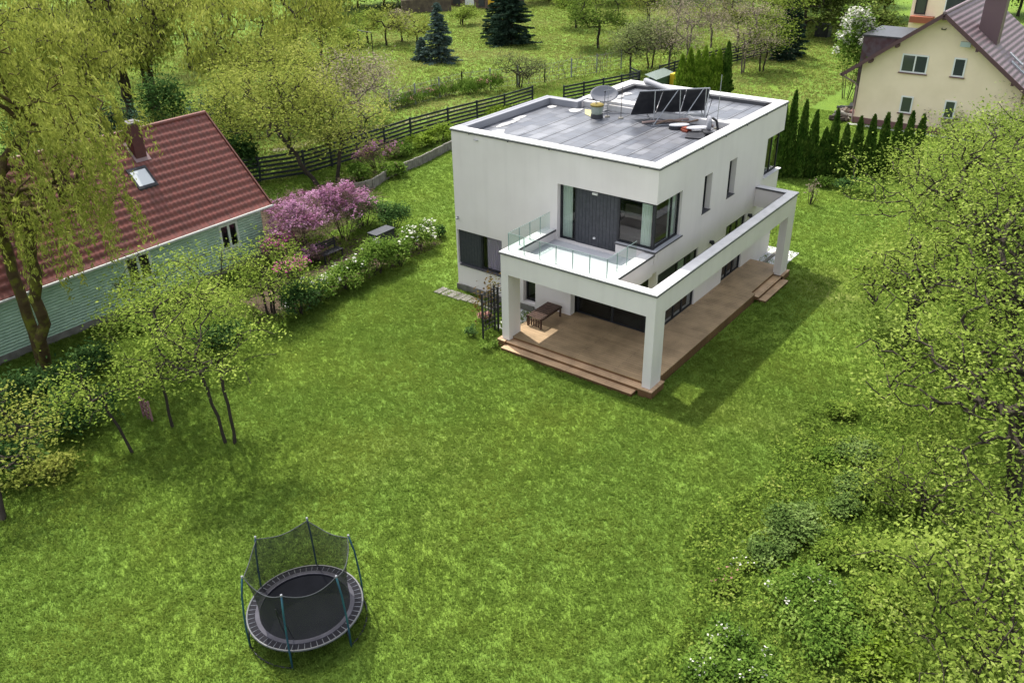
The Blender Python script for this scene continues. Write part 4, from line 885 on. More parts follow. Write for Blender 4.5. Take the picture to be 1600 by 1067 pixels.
# ------------------------------------------------------------------ fences
def slatfence(P, label, group=None, h=1.5, bay=2.45, m=FENCE, slats=6):
    P = [np.array(p, float) for p in P]; o = thing('slat_fence', (P[0][0], P[0][1], 0), label, 'fence', group)
    for a, c in zip(P[:-1], P[1:]):
        L = np.linalg.norm(c-a); n = max(1, int(round(L/bay)))
        for i in range(n):
            p, q = a+(c-a)*i/n, a+(c-a)*(i+1)/n; b = MB()
            for k in range(slats): z = .18+k*(h-.24)/(slats-1); b.bar((p[0], p[1], z), (q[0], q[1], z), .03, .13)
            b.build('slat_panel', m, o)
            b = MB(); b.box(p[0]-.05, p[1]-.05, 0, p[0]+.05, p[1]+.05, h+.06); b.build('post', m, o)
    b = MB(); p = P[-1]; b.box(p[0]-.05, p[1]-.05, 0, p[0]+.05, p[1]+.05, h+.06); b.build('post', m, o)
slatfence([(5.0, 31.2), (9.8, 28.9), (13.9, 28.65), (19, 28.8), (22.5, 28.5), (28, 27.75), (31.3, 27.6)], 'black horizontal slat fence left of the white house')
slatfence([(32.6, 25.6), (36.5, 24.5), (40.2, 23.4)], 'short black slat fence showing above the roof left corner')
slatfence([(40.4, 23.5), (41.5, 25.0)], 'black slat fence return behind the satellite dish')
slatfence([(43.2, 23.2), (50, 22.6), (58, 21.2), (66, 20.4)], 'far black slat fence running among the bare trees')
# concrete-edged raised bed
rbed = MB(); Q = [(8.6, 24.2), (10.3, 23.7), (12.2, 24.3), (15.4, 24.5), (19.2, 25.2), (23, 25.9), (27, 26.2)]
for a, c in zip(Q[:-1], Q[1:]):
    a = np.array(a); c = np.array(c); n = int(np.linalg.norm(c-a)/.45)+1
    for i in range(n):
        p = a+(c-a)*i/n; q = a+(c-a)*(i+.96)/n; rbed.bar((p[0], p[1], .28), (q[0], q[1], .28), .1, .6+.03*math.sin(i*2.3))
tag(rbed.build('retaining_wall', CONC), 'low grey retaining wall of upright palisades along the raised bed', 'wall')
def meshfence(P, h, label, bay=3.0, m=METAL, pit=.5, rad=.012, vines=0, seed=0):
    o = thing('wire_fence', (P[0][0], P[0][1], 0), label, 'fence'); b = MB()
    for a, c in zip(P[:-1], P[1:]):
        a = np.array(a, float); c = np.array(c, float); L = np.linalg.norm(c-a); n = int(L/bay)+1
        for i in range(n+1): p = a+(c-a)*i/n; MB().box(p[0]-.04, p[1]-.04, 0, p[0]+.04, p[1]+.04, h+.05).build('post', GREYM, o)
        for z in np.arange(.1, h+.01, .35): b.bar((*a, z), (*c, z), rad, rad)
        for s in np.arange(0, L, pit): p = a+(c-a)*s/L; b.bar((p[0], p[1], .05), (p[0], p[1], h), rad, rad)
    b.build('mesh', m, o)
    if vines:
        rng = np.random.default_rng(seed); v = MB()
        for _ in range(vines):
            k = rng.integers(0, len(P)-1); a = np.array(P[k]); c = np.array(P[k+1]); t = rng.uniform(); p = a+(c-a)*t; pts = [(p[0], p[1], 0)]
            for j in range(1, 6): pts.append((p[0]+rng.normal()*.18*j**.5, p[1]+rng.normal()*.1, j*h/5*rng.uniform(.85, 1.1)))
            v.tube(pts, .018, 4, cap=False)
        v.build('vine', BARKG, o)
meshfence([(24, 35.6), (32, 35.2), (38.6, 31.6), (47, 29.1)], 1.6, 'grey wire mesh fence with bare vines on the meadow edge', vines=70, seed=3)
meshfence([(16.2, 8.6), (20.5, 4.9), (17.0, 3.4)], 3.4, 'green wire netting pen behind the right roof corner', bay=2, pit=.4, m=mat('green_wire', (.10, .15, .11), .6), rad=.02)

# ------------------------------------------------------------------ trees and plants on the left
willow((-11.35, 18.9, 0), 12.5, 4.2, L_WILL, BARKM, 'big mossy-trunked willow in front of the green house', 11, ends=380, trunk=.2, lean=(.7, .6), strand=(.8, 2.2), dens=40, low=.26, stems=2)
def bt(name, uv, h, r, lm, bm, label, seed, **k):
    return broadleaf(name, at(*uv), h, r, lm, bm, label, seed=seed, **k)
G1 = 'young fruit trees on the lawn'
bt('fruit_tree', (360, 693), 6.2, 2.3, L_MID, BARKD, 'largest young fruit tree with twin dark stems on the lawn', 21, nclump=22, per=5, leaf=(.095, .06), nleaf=52, spread=.3, wob=.5, trunk=.065, low=.28, stems=2, lean=(-.1, .1), group=G1)
bt('fruit_tree', (208, 708), 3.6, 1.4, L_MID, BARKD, 'small fruit tree with one thin leaning dark stem', 22, nclump=14, per=5, leaf=(.095, .06), nleaf=44, spread=.28, wob=.5, trunk=.045, low=.42, lean=(-.35, .3), group=G1)
bt('fruit_tree', (270, 668), 4.6, 1.5, L_MID, BARKD, 'middle fruit tree of the three, between the two darker stems', 23, nclump=14, per=5, leaf=(.095, .06), nleaf=44, spread=.28, wob=.5, trunk=.045, low=.3, group=G1)
bt('fruit_tree', (5, 815), 3.3, 1.8, L_YG, BARKD, 'low spreading tree cut by the left edge, bright leaves', 24, nclump=18, per=6, leaf=(.11, .07), nleaf=24, spread=.28, trunk=.08, low=.3, lean=(.5, .8), group=G1)
bt('fruit_tree', (285, 560), 4.6, 2.4, L_MID, BARKD, 'leafy fruit tree before the green shingle wall', 25, nclump=20, per=6, leaf=(.095, .06), nleaf=38, spread=.32, trunk=.09, low=.2, stems=2, group=G1)
bt('bushy_tree', (425, 490), 3.2, 1.7, L_MID, BARKD, 'bushy yellow-green tree at the near end of the shrub border', 26, nclump=20, per=6, leaf=(.10, .065), nleaf=28, spread=.26, trunk=.07, low=.1, stems=3)
bx = thing('insect_house', tuple(at(232, 655)), 'small dark red crate standing on the lawn under the fruit trees', 'crate')
g = at(232, 655)
b = MB()
for k in range(5): b.bar((g[0]-.02, g[1]-.25, .12+k*.15), (g[0]+.02, g[1]+.25, .12+k*.15), .03, .07)
b.build('slats', mat('crate_red', (.08, .03, .025), .7, noise=(12, (.3, .24, .18), .5, .6)), bx)
b = MB()
for y in (-.25, 0, .25): b.box(g[0]-.03, g[1]+y-.02, 0, g[0]+.03, g[1]+y+.02, .8)
b.build('frame', mat('crate_pink', (.28, .15, .16), .7), bx)
SB = 'shrubs on the left'
for i, (u, v, rx, ry, h, m, n, lb, fm, nf) in enumerate([
    (40, 650, 1.7, 1.3, 1.3, L_DARK, 5200, 'dark glossy laurel below the willow trunk, by the left edge', None, 0),
    (118, 665, 1.2, 1.0, 1.1, L_DARK, 3000, 'dark glossy laurel right of the willow foot', None, 0),
    (-5, 735, 1.5, 1.2, 1.1, L_DARK, 3600, 'dark laurel at the left edge below the others', None, 0),
    (150, 575, .9, .8, .8, L_DARK, 1300, 'dark bush between the willow and the small fruit tree', None, 0),
    (330, 545, 1.3, .8, .7, L_DARK, 1300, 'dark bush at the back of the fruit trees, low', None, 0),
    (70, 750, 1.2, .7, .5, L_YG, 900, 'low yellow-green bush in front of the laurels', None, 0),
    (215, 510, 1.0, .8, .5, L_GREEN, 900, 'low green bush at the foot of the green wall', None, 0)]):
    shrub('laurel' if m is L_DARK else 'bush', at(u, v), rx, ry, h, m, BARKD, lb, 60+i, n=n, leaf=(.15, .07), clumps=18, group=SB)
# the flowering border
BD = 'shrubs of the flowering border'
bd = [
    (478, 385, 1.9, 1.6, 2.1, L_TWIG, 5600, L_PINK, 5600, 'tall lilac-pink shrub beside the green house corner', .09),
    (540, 372, 1.4, 1.3, 2.2, L_TWIG, 2600, L_PINK, 2600, 'lilac shrub at the right end of the pink mass', .09),
    (440, 415, .8, .7, 1.2, L_TWIG, 1200, L_MAG, 500, 'magenta flowering shrub close to the gutter end', .09),
    (462, 440, .7, .6, .9, L_GREEN, 900, L_MAG, 520, 'small magenta azalea in front of the lilac shrub', .09),
    (488, 412, .6, .45, .7, L_TWIG, 900, L_PINK, 420, 'low pink-twigged shrub left of the black bench', .08),
    (570, 355, .9, .8, 1.2, L_DARK, 2200, L_WHT, 30, 'dark rhododendron behind the grey garden box', .1),
    (615, 360, .8, .8, 1.1, L_DARK, 2000, None, 0, 'dark green shrub farthest up the border', .1),
    (655, 388, .9, .8, 1.1, L_GREEN, 2400, L_WHT, 330, 'white-flowered rhododendron at the lawn end of the border', .11),
    (625, 415, .8, .7, 1.0, L_GREEN, 2200, L_WHT, 60, 'green rhododendron second from the lawn end', .1),
    (590, 428, .9, .7, 1.25, L_GREEN, 2200, L_WHT, 50, 'rounded green rhododendron in front of the grey box', .1),
    (550, 450, .9, .7, 1.0, L_GREEN, 2400, L_WHT, 130, 'rhododendron with a few white heads midway along the border', .1),
    (505, 470, .8, .7, .9, L_GREEN, 2000, L_WHT, 160, 'low white-dotted shrub below the magenta azalea', .1),
    (472, 490, .9, .8, 1.1, L_DARK, 2400, L_WHT, 60, 'dark bush at the near end of the flowering border', .1),
    (685, 372, .35, .3, .5, L_DARK, 500, None, 0, 'small dark bush at the tip of the border', .1)]
for i, (u, v, rx, ry, h, m, n, fm, nf, lb, fs) in enumerate(bd):
    shrub('lilac_bush' if fm is L_PINK else ('rhododendron' if m is not L_TWIG else 'azalea'), at(u, v), rx*1.15, ry*1.1, h*1.15, m, BARKD, lb, 80+i, n=int(n*1.7), leaf=(.12, .06) if m is not L_TWIG else (.22, .02), fm=fm, nf=int(nf*(1.25 if fm is not L_WHT else .6)), fsize=fs*(1 if fm is L_PINK else 1.3), fcl=14 if fm is L_PINK else 8, clumps=22, group=BD, csz=.2)
g = at(598, 385); gb = thing('garden_box', tuple(g), 'dark grey covered garden box among the rhododendrons', 'box')
b = MB(); b.box(g[0]-.6, g[1]-.28, 0, g[0]+.6, g[1]+.28, .8); b.build('body', ANTH, gb, bevel=.02); b = MB(); b.box(g[0]-.64, g[1]-.32, .805, g[0]+.64, g[1]+.32, .84); b.build('lid', mat('box_lid', (.045, .05, .06), .6), gb, bevel=.01)
g = at(512, 404); bn = thing('garden_bench', tuple(g), 'black slatted bench under the lilac shrub', 'bench')
for nm, bb in (('seat', [(g[0]-.6, g[1]-.5+k*.12, .42, g[0]+.6, g[1]-.41+k*.12, .45) for k in range(4)]), ('backrest', [(g[0]-.6, g[1]+.02, .55+k*.12, g[0]+.6, g[1]+.05, .64+k*.12) for k in range(3)])):
    b = MB()
    for q in bb: b.box(*q)
    b.build(nm, DARK, bn)
for x in (-.57, .5):
    for (y, z) in ((-.48, .42), (.0, .9)): b = MB(); b.box(g[0]+x, g[1]+y, 0, g[0]+x+.07, g[1]+y+.05, z); b.build('leg', DARK, bn)
# sticks and hops on the dry bed
b = MB()
for k in range(34):
    a = np.array([rg.uniform(3.5, 9), rg.uniform(22.2, 26.6), .03]); d = np.array([1, -.35+rg.normal()*.2, 0])*rg.uniform(.8, 2.2); b.tube([a, a+d*.5+[0, rg.normal()*.15, .12], a+d], [.02, .016, .008], 4, cap=False)
struct(b.build('dry_stalks', mat('straw', (.22, .17, .10), .9)), 'stuff')
# behind the green house
bt('crooked_tree', (497, 290), 6.8, 3.6, L_YG, BARKD, 'dark crooked tree leaning over the black fence', 101, nclump=40, per=8, leaf=(.18, .09), nleaf=34, spread=.5, trunk=.13, low=.3, lean=(-1.0, 2.0))
bt('crooked_tree', (527, 285), 4.8, 2.5, L_YG, BARKD, 'short forked dark tree standing by the raised bed', 102, nclump=26, per=7, leaf=(.18, .09), nleaf=22, spread=.45, trunk=.11, low=.3, lean=(1.2, .5))
bt('crooked_tree', (400, 262), 5.2, 2.8, L_YG, BARKD, 'loose tree behind the fence end nearest the red roof', 103, nclump=26, per=6, leaf=(.16, .08), nleaf=20, spread=.4, trunk=.1, low=.2)
bt('crooked_tree', (455, 240), 7.0, 3.4, L_YG, BARKD, 'full yellow-green tree beyond the fence behind the crooked ones', 104, nclump=34, per=8, leaf=(.22, .10), nleaf=26, spread=.5, trunk=.12, low=.12)
bt('crooked_tree', (565, 222), 6.2, 3.0, L_BROWN, BARKG, 'brownish budding tree beyond the fence, right of the crooked ones', 105, nclump=30, per=8, leaf=(.17, .07), nleaf=26, spread=.45, trunk=.11, low=.12)
bt('crooked_tree', (520, 190), 6.6, 3.0, L_YG, BARKD, 'yellow-green tree standing by the pale path', 106, nclump=30, per=8, leaf=(.24, .11), nleaf=22, spread=.5, trunk=.12, low=.1)
BG = 'yellow-green willows beyond the red roof'
for i, (u, v, h, r, tr, lb) in enumerate([
    (205, 178, 10, 3.6, .3, 'heavy-trunked willow rising behind the red chimney'), (242, 172, 10, 3.4, .28, 'willow with a dark trunk right of the chimney'),
    (300, 110, 11, 3.8, .2, 'slender willow standing farther back above the roof ridge'), (325, 88, 11, 3.5, .2, 'willow farther back with pale arching limbs'),
    (395, 190, 9, 3.4, .18, 'yellow-green willow above the right end of the ridge'), (470, 130, 9.5, 3.6, .18, 'broad willow left of the open meadow'),
    (505, 100, 9, 3.0, .16, 'willow at the edge of the open meadow'), (120, 235, 9, 3.8, .2, 'yellow willow over the left part of the red roof'),
    (40, 230, 10, 4.0, .22, 'yellow willow at the left edge behind the roof'), (430, 60, 10, 3.8, .18, 'far willow at the top of the picture left of the meadow'),
    (150, 130, 11, 4.0, .2, 'tall willow behind the chimney willows'), (30, 120, 11, 4.2, .2, 'far willow in the upper left corner'), (235, 60, 11, 4, .2, 'far willow in the top row above the chimney'), (360, 40, 10, 4, .2, 'far willow in the top row, midway')]):
    d = .55 if i > 8 else .8
    broadleaf('willow_tree', at(u, v), h, r, L_WILL if i % 3 else L_YG, BARK, lb, group=BG, seed=120+i, nclump=40, per=7, leaf=(.34, .11), nleaf=int(24*d), spread=.55, trunk=tr, low=.2, lean=(0, 0), droop=1, stems=1+(i < 2))
for i, (u, v, h, r, lb) in enumerate([(60, 262, 3.2, 2.2, 'dark evergreen clump peeping behind the left ridge end'), (185, 262, 3.4, 2.0, 'dark green bush hugging the ridge left of the chimney'), (262, 205, 3.6, 1.8, 'dark conifer-like bush just right of the chimney top'), (345, 240, 3.4, 1.6, 'dark bush behind the right gable of the red roof'), (375, 285, 2.6, 1.2, 'dark bush between the gable and the fence')]):
    shrub('evergreen_bush', at(u, v), r, r*.8, h, L_FIR if i % 2 else L_DARK, BARKD, lb, 150+i, n=2600, leaf=(.26, .12), group='dark bushes behind the red roof', clumps=22)
# ------------------------------------------------------------------ meadow beyond
conifer('blue_spruce', at(687, 97), 5.4, 2.0, L_SPR, BARKD, 'blue spruce standing free on the meadow', 201, dens=1.1, needle=(.30, .08))
conifer('blue_spruce', at(660, 96), 2.3, 1.1, L_SPR, BARKD, 'small blue spruce touching the larger one', 202, dens=1.1, needle=(.24, .07))
conifer('fir_tree', at(800, 70), 7.6, 2.9, L_FIR, BARKD, 'big dark bluish fir at the top centre', 203, dens=1.3, needle=(.36, .11))
conifer('fir_tree', at(783, 60), 6.6, 2.4, L_FIR, BARKD, 'dark fir overlapping the big one from the left', 204, dens=1.1, needle=(.34, .10))
bt('yew_tree', (935, 76), 6.4, 3.0, leafmat('yew_leaf', [(.03, .055, .01), (.075, .125, .02), (.13, .19, .035), (.19, .24, .05)], .2, .8), BARKD, 'broad dark green yew above the roof', 205, nclump=34, per=7, leaf=(.26, .12), nleaf=26, spread=.4, trunk=.14, low=.12)
bt('yew_tree', (900, 45), 6.0, 2.4, L_MID, BARKD, 'taller green tree half behind the yew', 206, nclump=26, per=6, leaf=(.26, .12), nleaf=22, spread=.4, trunk=.16, low=.15)
OG = 'small orchard trees on the far meadow'
for i, (u, v, h, r, m, lb) in enumerate([
    (575, 68, 3.2, 1.6, L_MID, 'round orchard tree nearest the meadow edge'), (604, 72, 3.8, 1.8, L_YG, 'orchard tree with a thick short trunk behind the metal frame'),
    (628, 66, 3.2, 1.3, L_BROWN, 'thin bare-looking orchard tree, middle of the row'), (652, 78, 3.6, 1.6, L_YG, 'yellowish orchard tree left of the blue spruce'),
    (722, 40, 2.3, 1.5, L_MID, 'low round bush right of the spruce tip'), (545, 75, 2.4, 1.2, L_MID, 'vase-shaped bush left of the metal frame')]):
    bt('orchard_tree', (u, v), h, r, m, BARKD, lb, 220+i, nclump=18, per=6, leaf=(.20, .12), nleaf=18, spread=.32, trunk=.1, low=.2, group=OG, stems=1 if i < 4 else 3)
bt('round_bush', (812, 138), 3.3, 1.9, leafmat('grey_green_leaf', [(.07, .085, .035), (.14, .17, .065), (.22, .25, .10)], .25, 1.), BARKD, 'rounded grey-green bush just above the roof corner', 230, nclump=26, per=7, leaf=(.14, .05), nleaf=14, spread=.28, trunk=.1, low=.05, stems=4)
for i, (u, v, h, r, m, lb) in enumerate([
    (985, 116, 3.4, 1.5, 'g', 'grey-green willow bush behind the roof rear corner'), (1015, 108, 3.6, 1.7, 'g', 'second grey-green bush, right of the rear corner'),
    (1045, 112, 5.0, 2.2, 'b', 'bare pinkish-grey cherry left of the thuja clump'), (1075, 88, 6.0, 2.6, 'b', 'bare spreading cherry behind the thuja clump'),
    (1110, 75, 6.2, 2.8, 'b', 'bare tall cherry with greenish tips'), (1160, 115, 5.2, 2.4, 'b', 'leaning bare tree with a forked pale trunk'),
    (1150, 80, 6.0, 2.6, 'y', 'yellow-green tree behind the leaning bare tree'), (1190, 112, 3.6, 1.3, 'm', 'dark narrow shrub right of the leaning tree'),
    (1205, 92, 5.0, 1.9, 'm', 'green tree at the left border of the side meadow'), (1010, 60, 6.0, 2.3, 'y', 'slim yellow-green tree above the thuja clump'), (1060, 40, 6.5, 2.6, 'b', 'far bare tree at the top, left of centre gap')]):
    h *= 1.4 if m in 'my' else 1.25; r *= 1.4 if m in 'my' else 1.2
    m = {'g': L_BROWN if False else bpy.data.materials['grey_green_leaf'], 'b': L_BROWN, 'y': L_YG, 'm': L_MID}[m]
    bt('bare_tree' if m is L_BROWN else 'meadow_tree', (u, v), h, r, m, BARKG if m is L_BROWN else BARKD, lb, 240+i, nclump=24, per=7, leaf=(.15, .06) if m is L_BROWN else (.2, .1), nleaf=26, spread=.42, trunk=.10, low=.12, tip=.012, stems=2 if i % 2 else 1)
conifer('spruce_tree', at(1235, 88), 5.5, 1.6, L_FIR, BARKD, 'dark layered spruce at the far border of the side meadow', 260, needle=(.3, .1))
conifer('spruce_tree', at(1222, 95), 4.6, 1.3, L_FIR, BARKD, 'smaller layered spruce touching the dark one', 261, needle=(.3, .1))
# light thujas behind the roof
TG = 'light green thujas behind the roof'
for i, (u, h) in enumerate([(1062, 2.6), (1074, 3.0), (1086, 2.8), (1097, 3.1), (1108, 2.7), (1118, 2.9), (1131, 3.3)]):
    g = at(u, 152-.1*(u-1062)*.2); column('thuja', g, h*1.25, .62, L_THUL if i < 6 else L_THU, BARKD, ['leftmost light thuja of the clump behind the roof', 'second light thuja from the left of the clump', 'third light thuja of the clump', 'middle light thuja, tallest of the yellow-green ones', 'fifth light thuja of the clump', 'sixth light thuja, beside the dark slim one', 'slim dark thuja at the right end of the clump'][i], 280+i, group=TG, n=2200, leaf=(.24, .10), cat='thuja')
TH = 'dark columnar thujas in the hedge row'
tl = [(1213, 278, 4.4), (1226, 277, 5.0), (1244, 278, 4.5), (1262, 278, 3.9), (1280, 278, 2.9), (1293, 277, 3.95), (1311, 278, 3.1), (1330, 277, 3.5), (1350, 277, 3.6), (1370, 276, 3.7), (1389, 275, 3.6), (1407, 274, 3.7), (1425, 272, 3.5)]
tn = ['hidden half by the house corner', 'the tallest', 'third from the house', 'fourth from the house', 'a short one in a gap', 'sixth from the house, dense', 'short browner one', 'eighth from the house', 'ninth, below the cream wall corner', 'tenth from the house', 'eleventh, partly behind leaves', 'twelfth, tip only above the leaves', 'last, its tip before the plum plinth']
for i, (u, v, h) in enumerate(tl): column('thuja', at(u, v), h, .46, L_THU, BARKD, 'dark columnar thuja in the hedge row, '+tn[i], 300+i, group=TH, n=2300, leaf=(.22, .085), cat='thuja')
for i, (u, v, r, h, m, lb) in enumerate([(1325, 300, .7, .7, L_DARK, 'dark low bush in front of the thuja row'), (1290, 292, .6, .5, L_GREEN, 'low leafy plant at the thuja feet'), (1265, 320, .35, 1.3, L_BROWN, 'thin bare sapling on the lawn by the thujas'), (1352, 305, .8, .8, L_GREEN, 'spreading green bush right of the dark low bush')]):
    shrub('bush', at(u, v), r, r, h, m, BARKD, lb, 330+i, n=900 if m is not L_BROWN else 130, leaf=(.12, .07), stems=6, clumps=9)
# wood along the upper right and top edges
far = [(1255, 60, 7, 3, L_DEEP), (1290, 35, 7.5, 3, L_DEEP), (1215, 40, 8, 3.2, L_DEEP), (1330, 28, 6.5, 2.6, L_YG), (1175, 20, 8, 3.2, L_YG), (1130, 25, 8, 3, L_DEEP), (1355, 70, 3, 1.6, L_DEEP), (1265, 10, 9, 3.6, L_DEEP), (1310, 5, 9, 3.6, L_DEEP), (960, 5, 8, 3, L_YG), (1020, 2, 9, 3.4, L_DEEP), (1085, 0, 9, 3.4, L_YG), (860, 2, 7, 3, L_BROWN), (600, 8, 5, 2.8, L_DEEP), (640, 12, 4.4, 2.5, L_BROWN), (560, 12, 6, 3, L_DEEP), (525, 25, 7, 3, L_YG), (100, 20, 11, 4.5, L_YG), (180, 10, 11, 4.5, L_WILL), (300, 0, 11, 4.5, L_WILL), (480, 0, 9, 4, L_YG), (1380, 30, 6, 2.4, L_YG), (1590, 26, 7, 3, L_DEEP), (680, -8, 6, 3.4, L_DEEP), (760, -12, 7, 3.5, L_BROWN), (0, 40, 11, 4.5, L_WILL), (900, -10, 8, 3.5, L_DEEP)]
fn = ['green tree behind the black bin', 'tree at the head of the side meadow', 'tree above the layered spruces', 'yellow-green tree left of the plum shed', 'tall tree at the top, left of the spruces', 'tree at the top above the leaning bare tree', 'bush by the white box trailer', 'dark tree at the top right of centre', 'tall green tree at the top by the cream annex', 'yellow-green tree on the skyline above the roof', 'tall green tree above the bare cherries', 'tall yellow-green tree in the top row', 'brownish tree between the fir and the yew', 'dark bush by the brown garden wall', 'brownish bush on the brown garden wall', 'green tree at the meadow head', 'yellow-green tree at the meadow upper corner', 'tall yellowish tree in the upper left', 'willow high in the upper left', 'willow at the top edge above the ridge', 'yellow-green tree at the top edge before the meadow', 'tree beside the plum shed, behind white blossom', 'dark tree behind the plum chimney', 'dark hedge tree by the distant building', 'brownish tree right of the distant building', 'willow in the extreme upper left corner', 'green tree at the top edge between fir and yew']
for i, (u, v, h, r, m) in enumerate(far):
    h *= 1.15; r *= 1.2
    p = at(u, max(v, -60)); p = p*[1, 1, 0]
    bt('background_tree', (u, v), h, r, m, BARKD, fn[i], 350+i, nclump=34, per=8, leaf=(.36, .20), nleaf=30, spread=.65, trunk=.16, low=.05, tip=.02, group='trees along the far edge')
shrub('rhododendron', (46.5, 8.8, 0), 2.0, 1.6, 6.0, L_GREEN, BARKD, 'big white-blossomed rhododendron behind the plum shed', 390, n=4200, leaf=(.25, .13), fm=L_WHT, nf=1500, fsize=.2, clumps=22)
# shrubs along the wire fence
for i, (u, v, rx, h, fm, lb) in enumerate([(655, 160, 1.6, .9, L_ROSE, 'leafy clump with rosy heads at the left of the wire fence'), (690, 152, 1.5, 1.0, L_ROSE, 'rose-topped clump by the wire fence, second'), (735, 148, 1.2, 1.1, None, 'plain green clump by the wire fence'), (765, 145, 1.2, 1.4, L_ROSE, 'rose-topped clump left of the rounded bush'), (625, 168, 1.5, .8, None, 'low green clump where the wire fence begins')]):
    shrub('rose_clump', at(u, v), rx, .8, h, L_GREEN, BARKD, lb, 400+i, n=1500, leaf=(.3, .05), fm=fm, nf=220, fsize=.12, clumps=14, blade=True)
# raised bed plants
for i, (u, v, rx, h, m, fm, lb) in enumerate([(690, 222, 1.3, 1.0, L_LIME, None, 'lime-green bush in the raised bed nearest the house'), (655, 232, 1.0, .8, L_LIME, None, 'lime-green bush in the raised bed, left of the first'), (625, 245, .9, .7, L_GREEN, L_ROSE, 'green bush with rusty shoots in the raised bed'), (590, 262, 1.5, 1.5, L_TWIG, L_PINK, 'pink-lilac shrub in the raised bed'), (615, 275, .8, .7, L_GREEN, L_ROSE, 'low reddish plant spilling over the palisade'), (560, 285, .8, .9, L_GREEN, None, 'green bush at the foot of the crooked trees'), (780, 185, 1.4, .8, L_LIME, None, 'lime bush showing above the left roof edge')]):
    shrub('bed_shrub', at(u, v), rx, .7, h, m, BARKD, lb, 420+i, n=1700, leaf=(.18, .09) if m is not L_TWIG else (.2, .03), fm=fm, nf=500 if fm is L_PINK else 60, fsize=.1, clumps=14)
# shrubs by the cream house
for i, (u, v, r, h, m, n, lb) in enumerate([(1445, 205, .7, 1.9, L_BROWN, 160, 'thin budding sapling between the two low windows'), (1490, 215, .9, 1.5, L_LIME, 900, 'yellow bush under the right low window'), (1525, 218, 1.0, 1.6, L_LIME, 1000, 'second yellow bush by the cream wall'), (1575, 228, 1.3, 3.6, L_BROWN, 700, 'tall bare multi-stemmed bush before the right end of the cream wall'), (1590, 215, .9, 1.4, L_LIME, 900, 'yellow bush at the right edge by the cream wall')]):
    shrub('bush', at(u, v), r, r, h, m, BARKG, lb, 440+i, n=n, leaf=(.16, .07), stems=14 if m is L_BROWN else 6, clumps=16)

# ------------------------------------------------------------------ trees on the right
RG = 'large spring trees along the right edge'
for i, (x, y, h, r, ln, nc, lb) in enumerate([
    (-.07, -11.4, 7.0, 3.5, (.3, .9), 44, 'big tree whose black trunk stands at the right edge'), (6.0, -10.6, 8.0, 3.9, (.4, 1.6), 52, 'tall leafy tree behind the black-trunked one'),
    (12.5, -8.4, 8.0, 4.2, (0, 1.2), 56, 'widest leafy tree, reaching towards the far lawn'), (19.5, -6.4, 6.2, 3.4, (0, .9), 40, 'leafy tree in front of the cream house'),
    (24.5, -5.5, 5.0, 2.8, (0, .5), 30, 'farthest leafy tree of the right side, below the cream wall'), (9.0, -5.9, 4.2, 2.0, (0, 0), 20, 'low spreading tree pushing out over the lawn edge')]):
    broadleaf('spring_tree', (x, y, 0), h, r, L_RIGHT, BARKD, lb, group=RG, seed=501+i, nclump=nc, per=8, leaf=(.12, .066), nleaf=38, spread=.37, trunk=.2, low=.2, lean=ln, rz=h*.36, tip=.008, stems=1 if i < 5 else 2)
broadleaf('spring_tree', (-6.2, -12.7, 0), 4.0, 2.6, L_RIGHT, BARKD, 'young broad-leaved tree filling the bottom right corner', group=RG, seed=511, nclump=36, per=8, leaf=(.115, .06), nleaf=44, spread=.36, trunk=.09, low=.1, lean=(.2, .8), rz=1.8, stems=3)
broadleaf('spring_tree', (-1.2, -9.2, 0), 2.6, 1.8, L_RIGHT, BARKD, 'low leafy sapling in front of the black trunk', group=RG, seed=512, nclump=18, per=6, leaf=(.11, .06), nleaf=26, spread=.28, trunk=.05, low=.1, stems=3)
# rough growth at the lower right
UG = 'wild shrubs in the rough grass at the right'
ug = [(1240, 828, .85, .65, L_SAGE, None, 'greyish dark bush, the roundest in the rough grass'), (1200, 868, .55, .45, L_SAGE, None, 'small dark tuft below the round bush'), (1335, 768, .55, .5, L_SAGE, None, 'dark shrub deep in the rough under the trees'), (1318, 798, .45, .4, L_SAGE, None, 'little dark shrub below the one in the rough'), (1340, 715, .6, .5, L_SAGE, None, 'dark low bush at the lawn edge under the leaves'), (1290, 720, .4, .35, L_GREEN, None, 'small green bush on the lawn edge'),
      (1250, 950, 1.1, .9, L_GREEN, L_WHT, 'large green wild bush near the bottom'), (1300, 1000, .9, .8, L_GREEN, None, 'dark-hearted wild bush right of the large one'), (1140, 1010, .6, .6, L_GREEN, L_WHT, 'white-blossomed bush at the bottom edge of the rough'), (1110, 1055, .6, .5, L_GREEN, L_WHT, 'white-speckled plant at the bottom border'), (1180, 1055, .6, .5, L_GREEN, L_WHT, 'pale blossoming plant at the bottom, right one'),
      (1135, 915, .4, .35, L_WEED, L_ROSE, 'weedy clump with a reddish head at the lawn border'), (1155, 880, .35, .3, L_WEED, L_WHT, 'small white-dotted weed by the lawn border'), (1400, 880, .9, .7, L_WEED, None, 'broad weedy clump beneath the trees'), (1370, 960, .9, .8, L_WEED, None, 'pale weedy clump near the bottom right tree'), (1290, 870, .6, .5, L_WEED, None, 'weedy clump right of the round bush'), (1400, 790, .8, .6, L_WEED, None, 'leafy clump in front of the black trunk'), (1310, 650, .5, .45, L_WEED, None, 'light weedy clump on the far lawn edge'), (1380, 1050, .8, .7, L_LIME, None, 'lime-tipped bush at the bottom right')]
for i, (u, v, r, h, m, fm, lb) in enumerate(ug):
    shrub('wild_bush', at(u, v), r, r*.85, h*.75, m, BARKD, lb, 540+i, n=int(3400*r+700), leaf=(.10, .055), fm=fm, nf=70, fsize=.07, fcl=5, clumps=14, group=UG)
def rough(X, Y): return (Y < -5.0+.32*(X+8)*(X < 0)*.3-.12*np.clip(X, 0, 12)+.6*np.sin(X*.9))
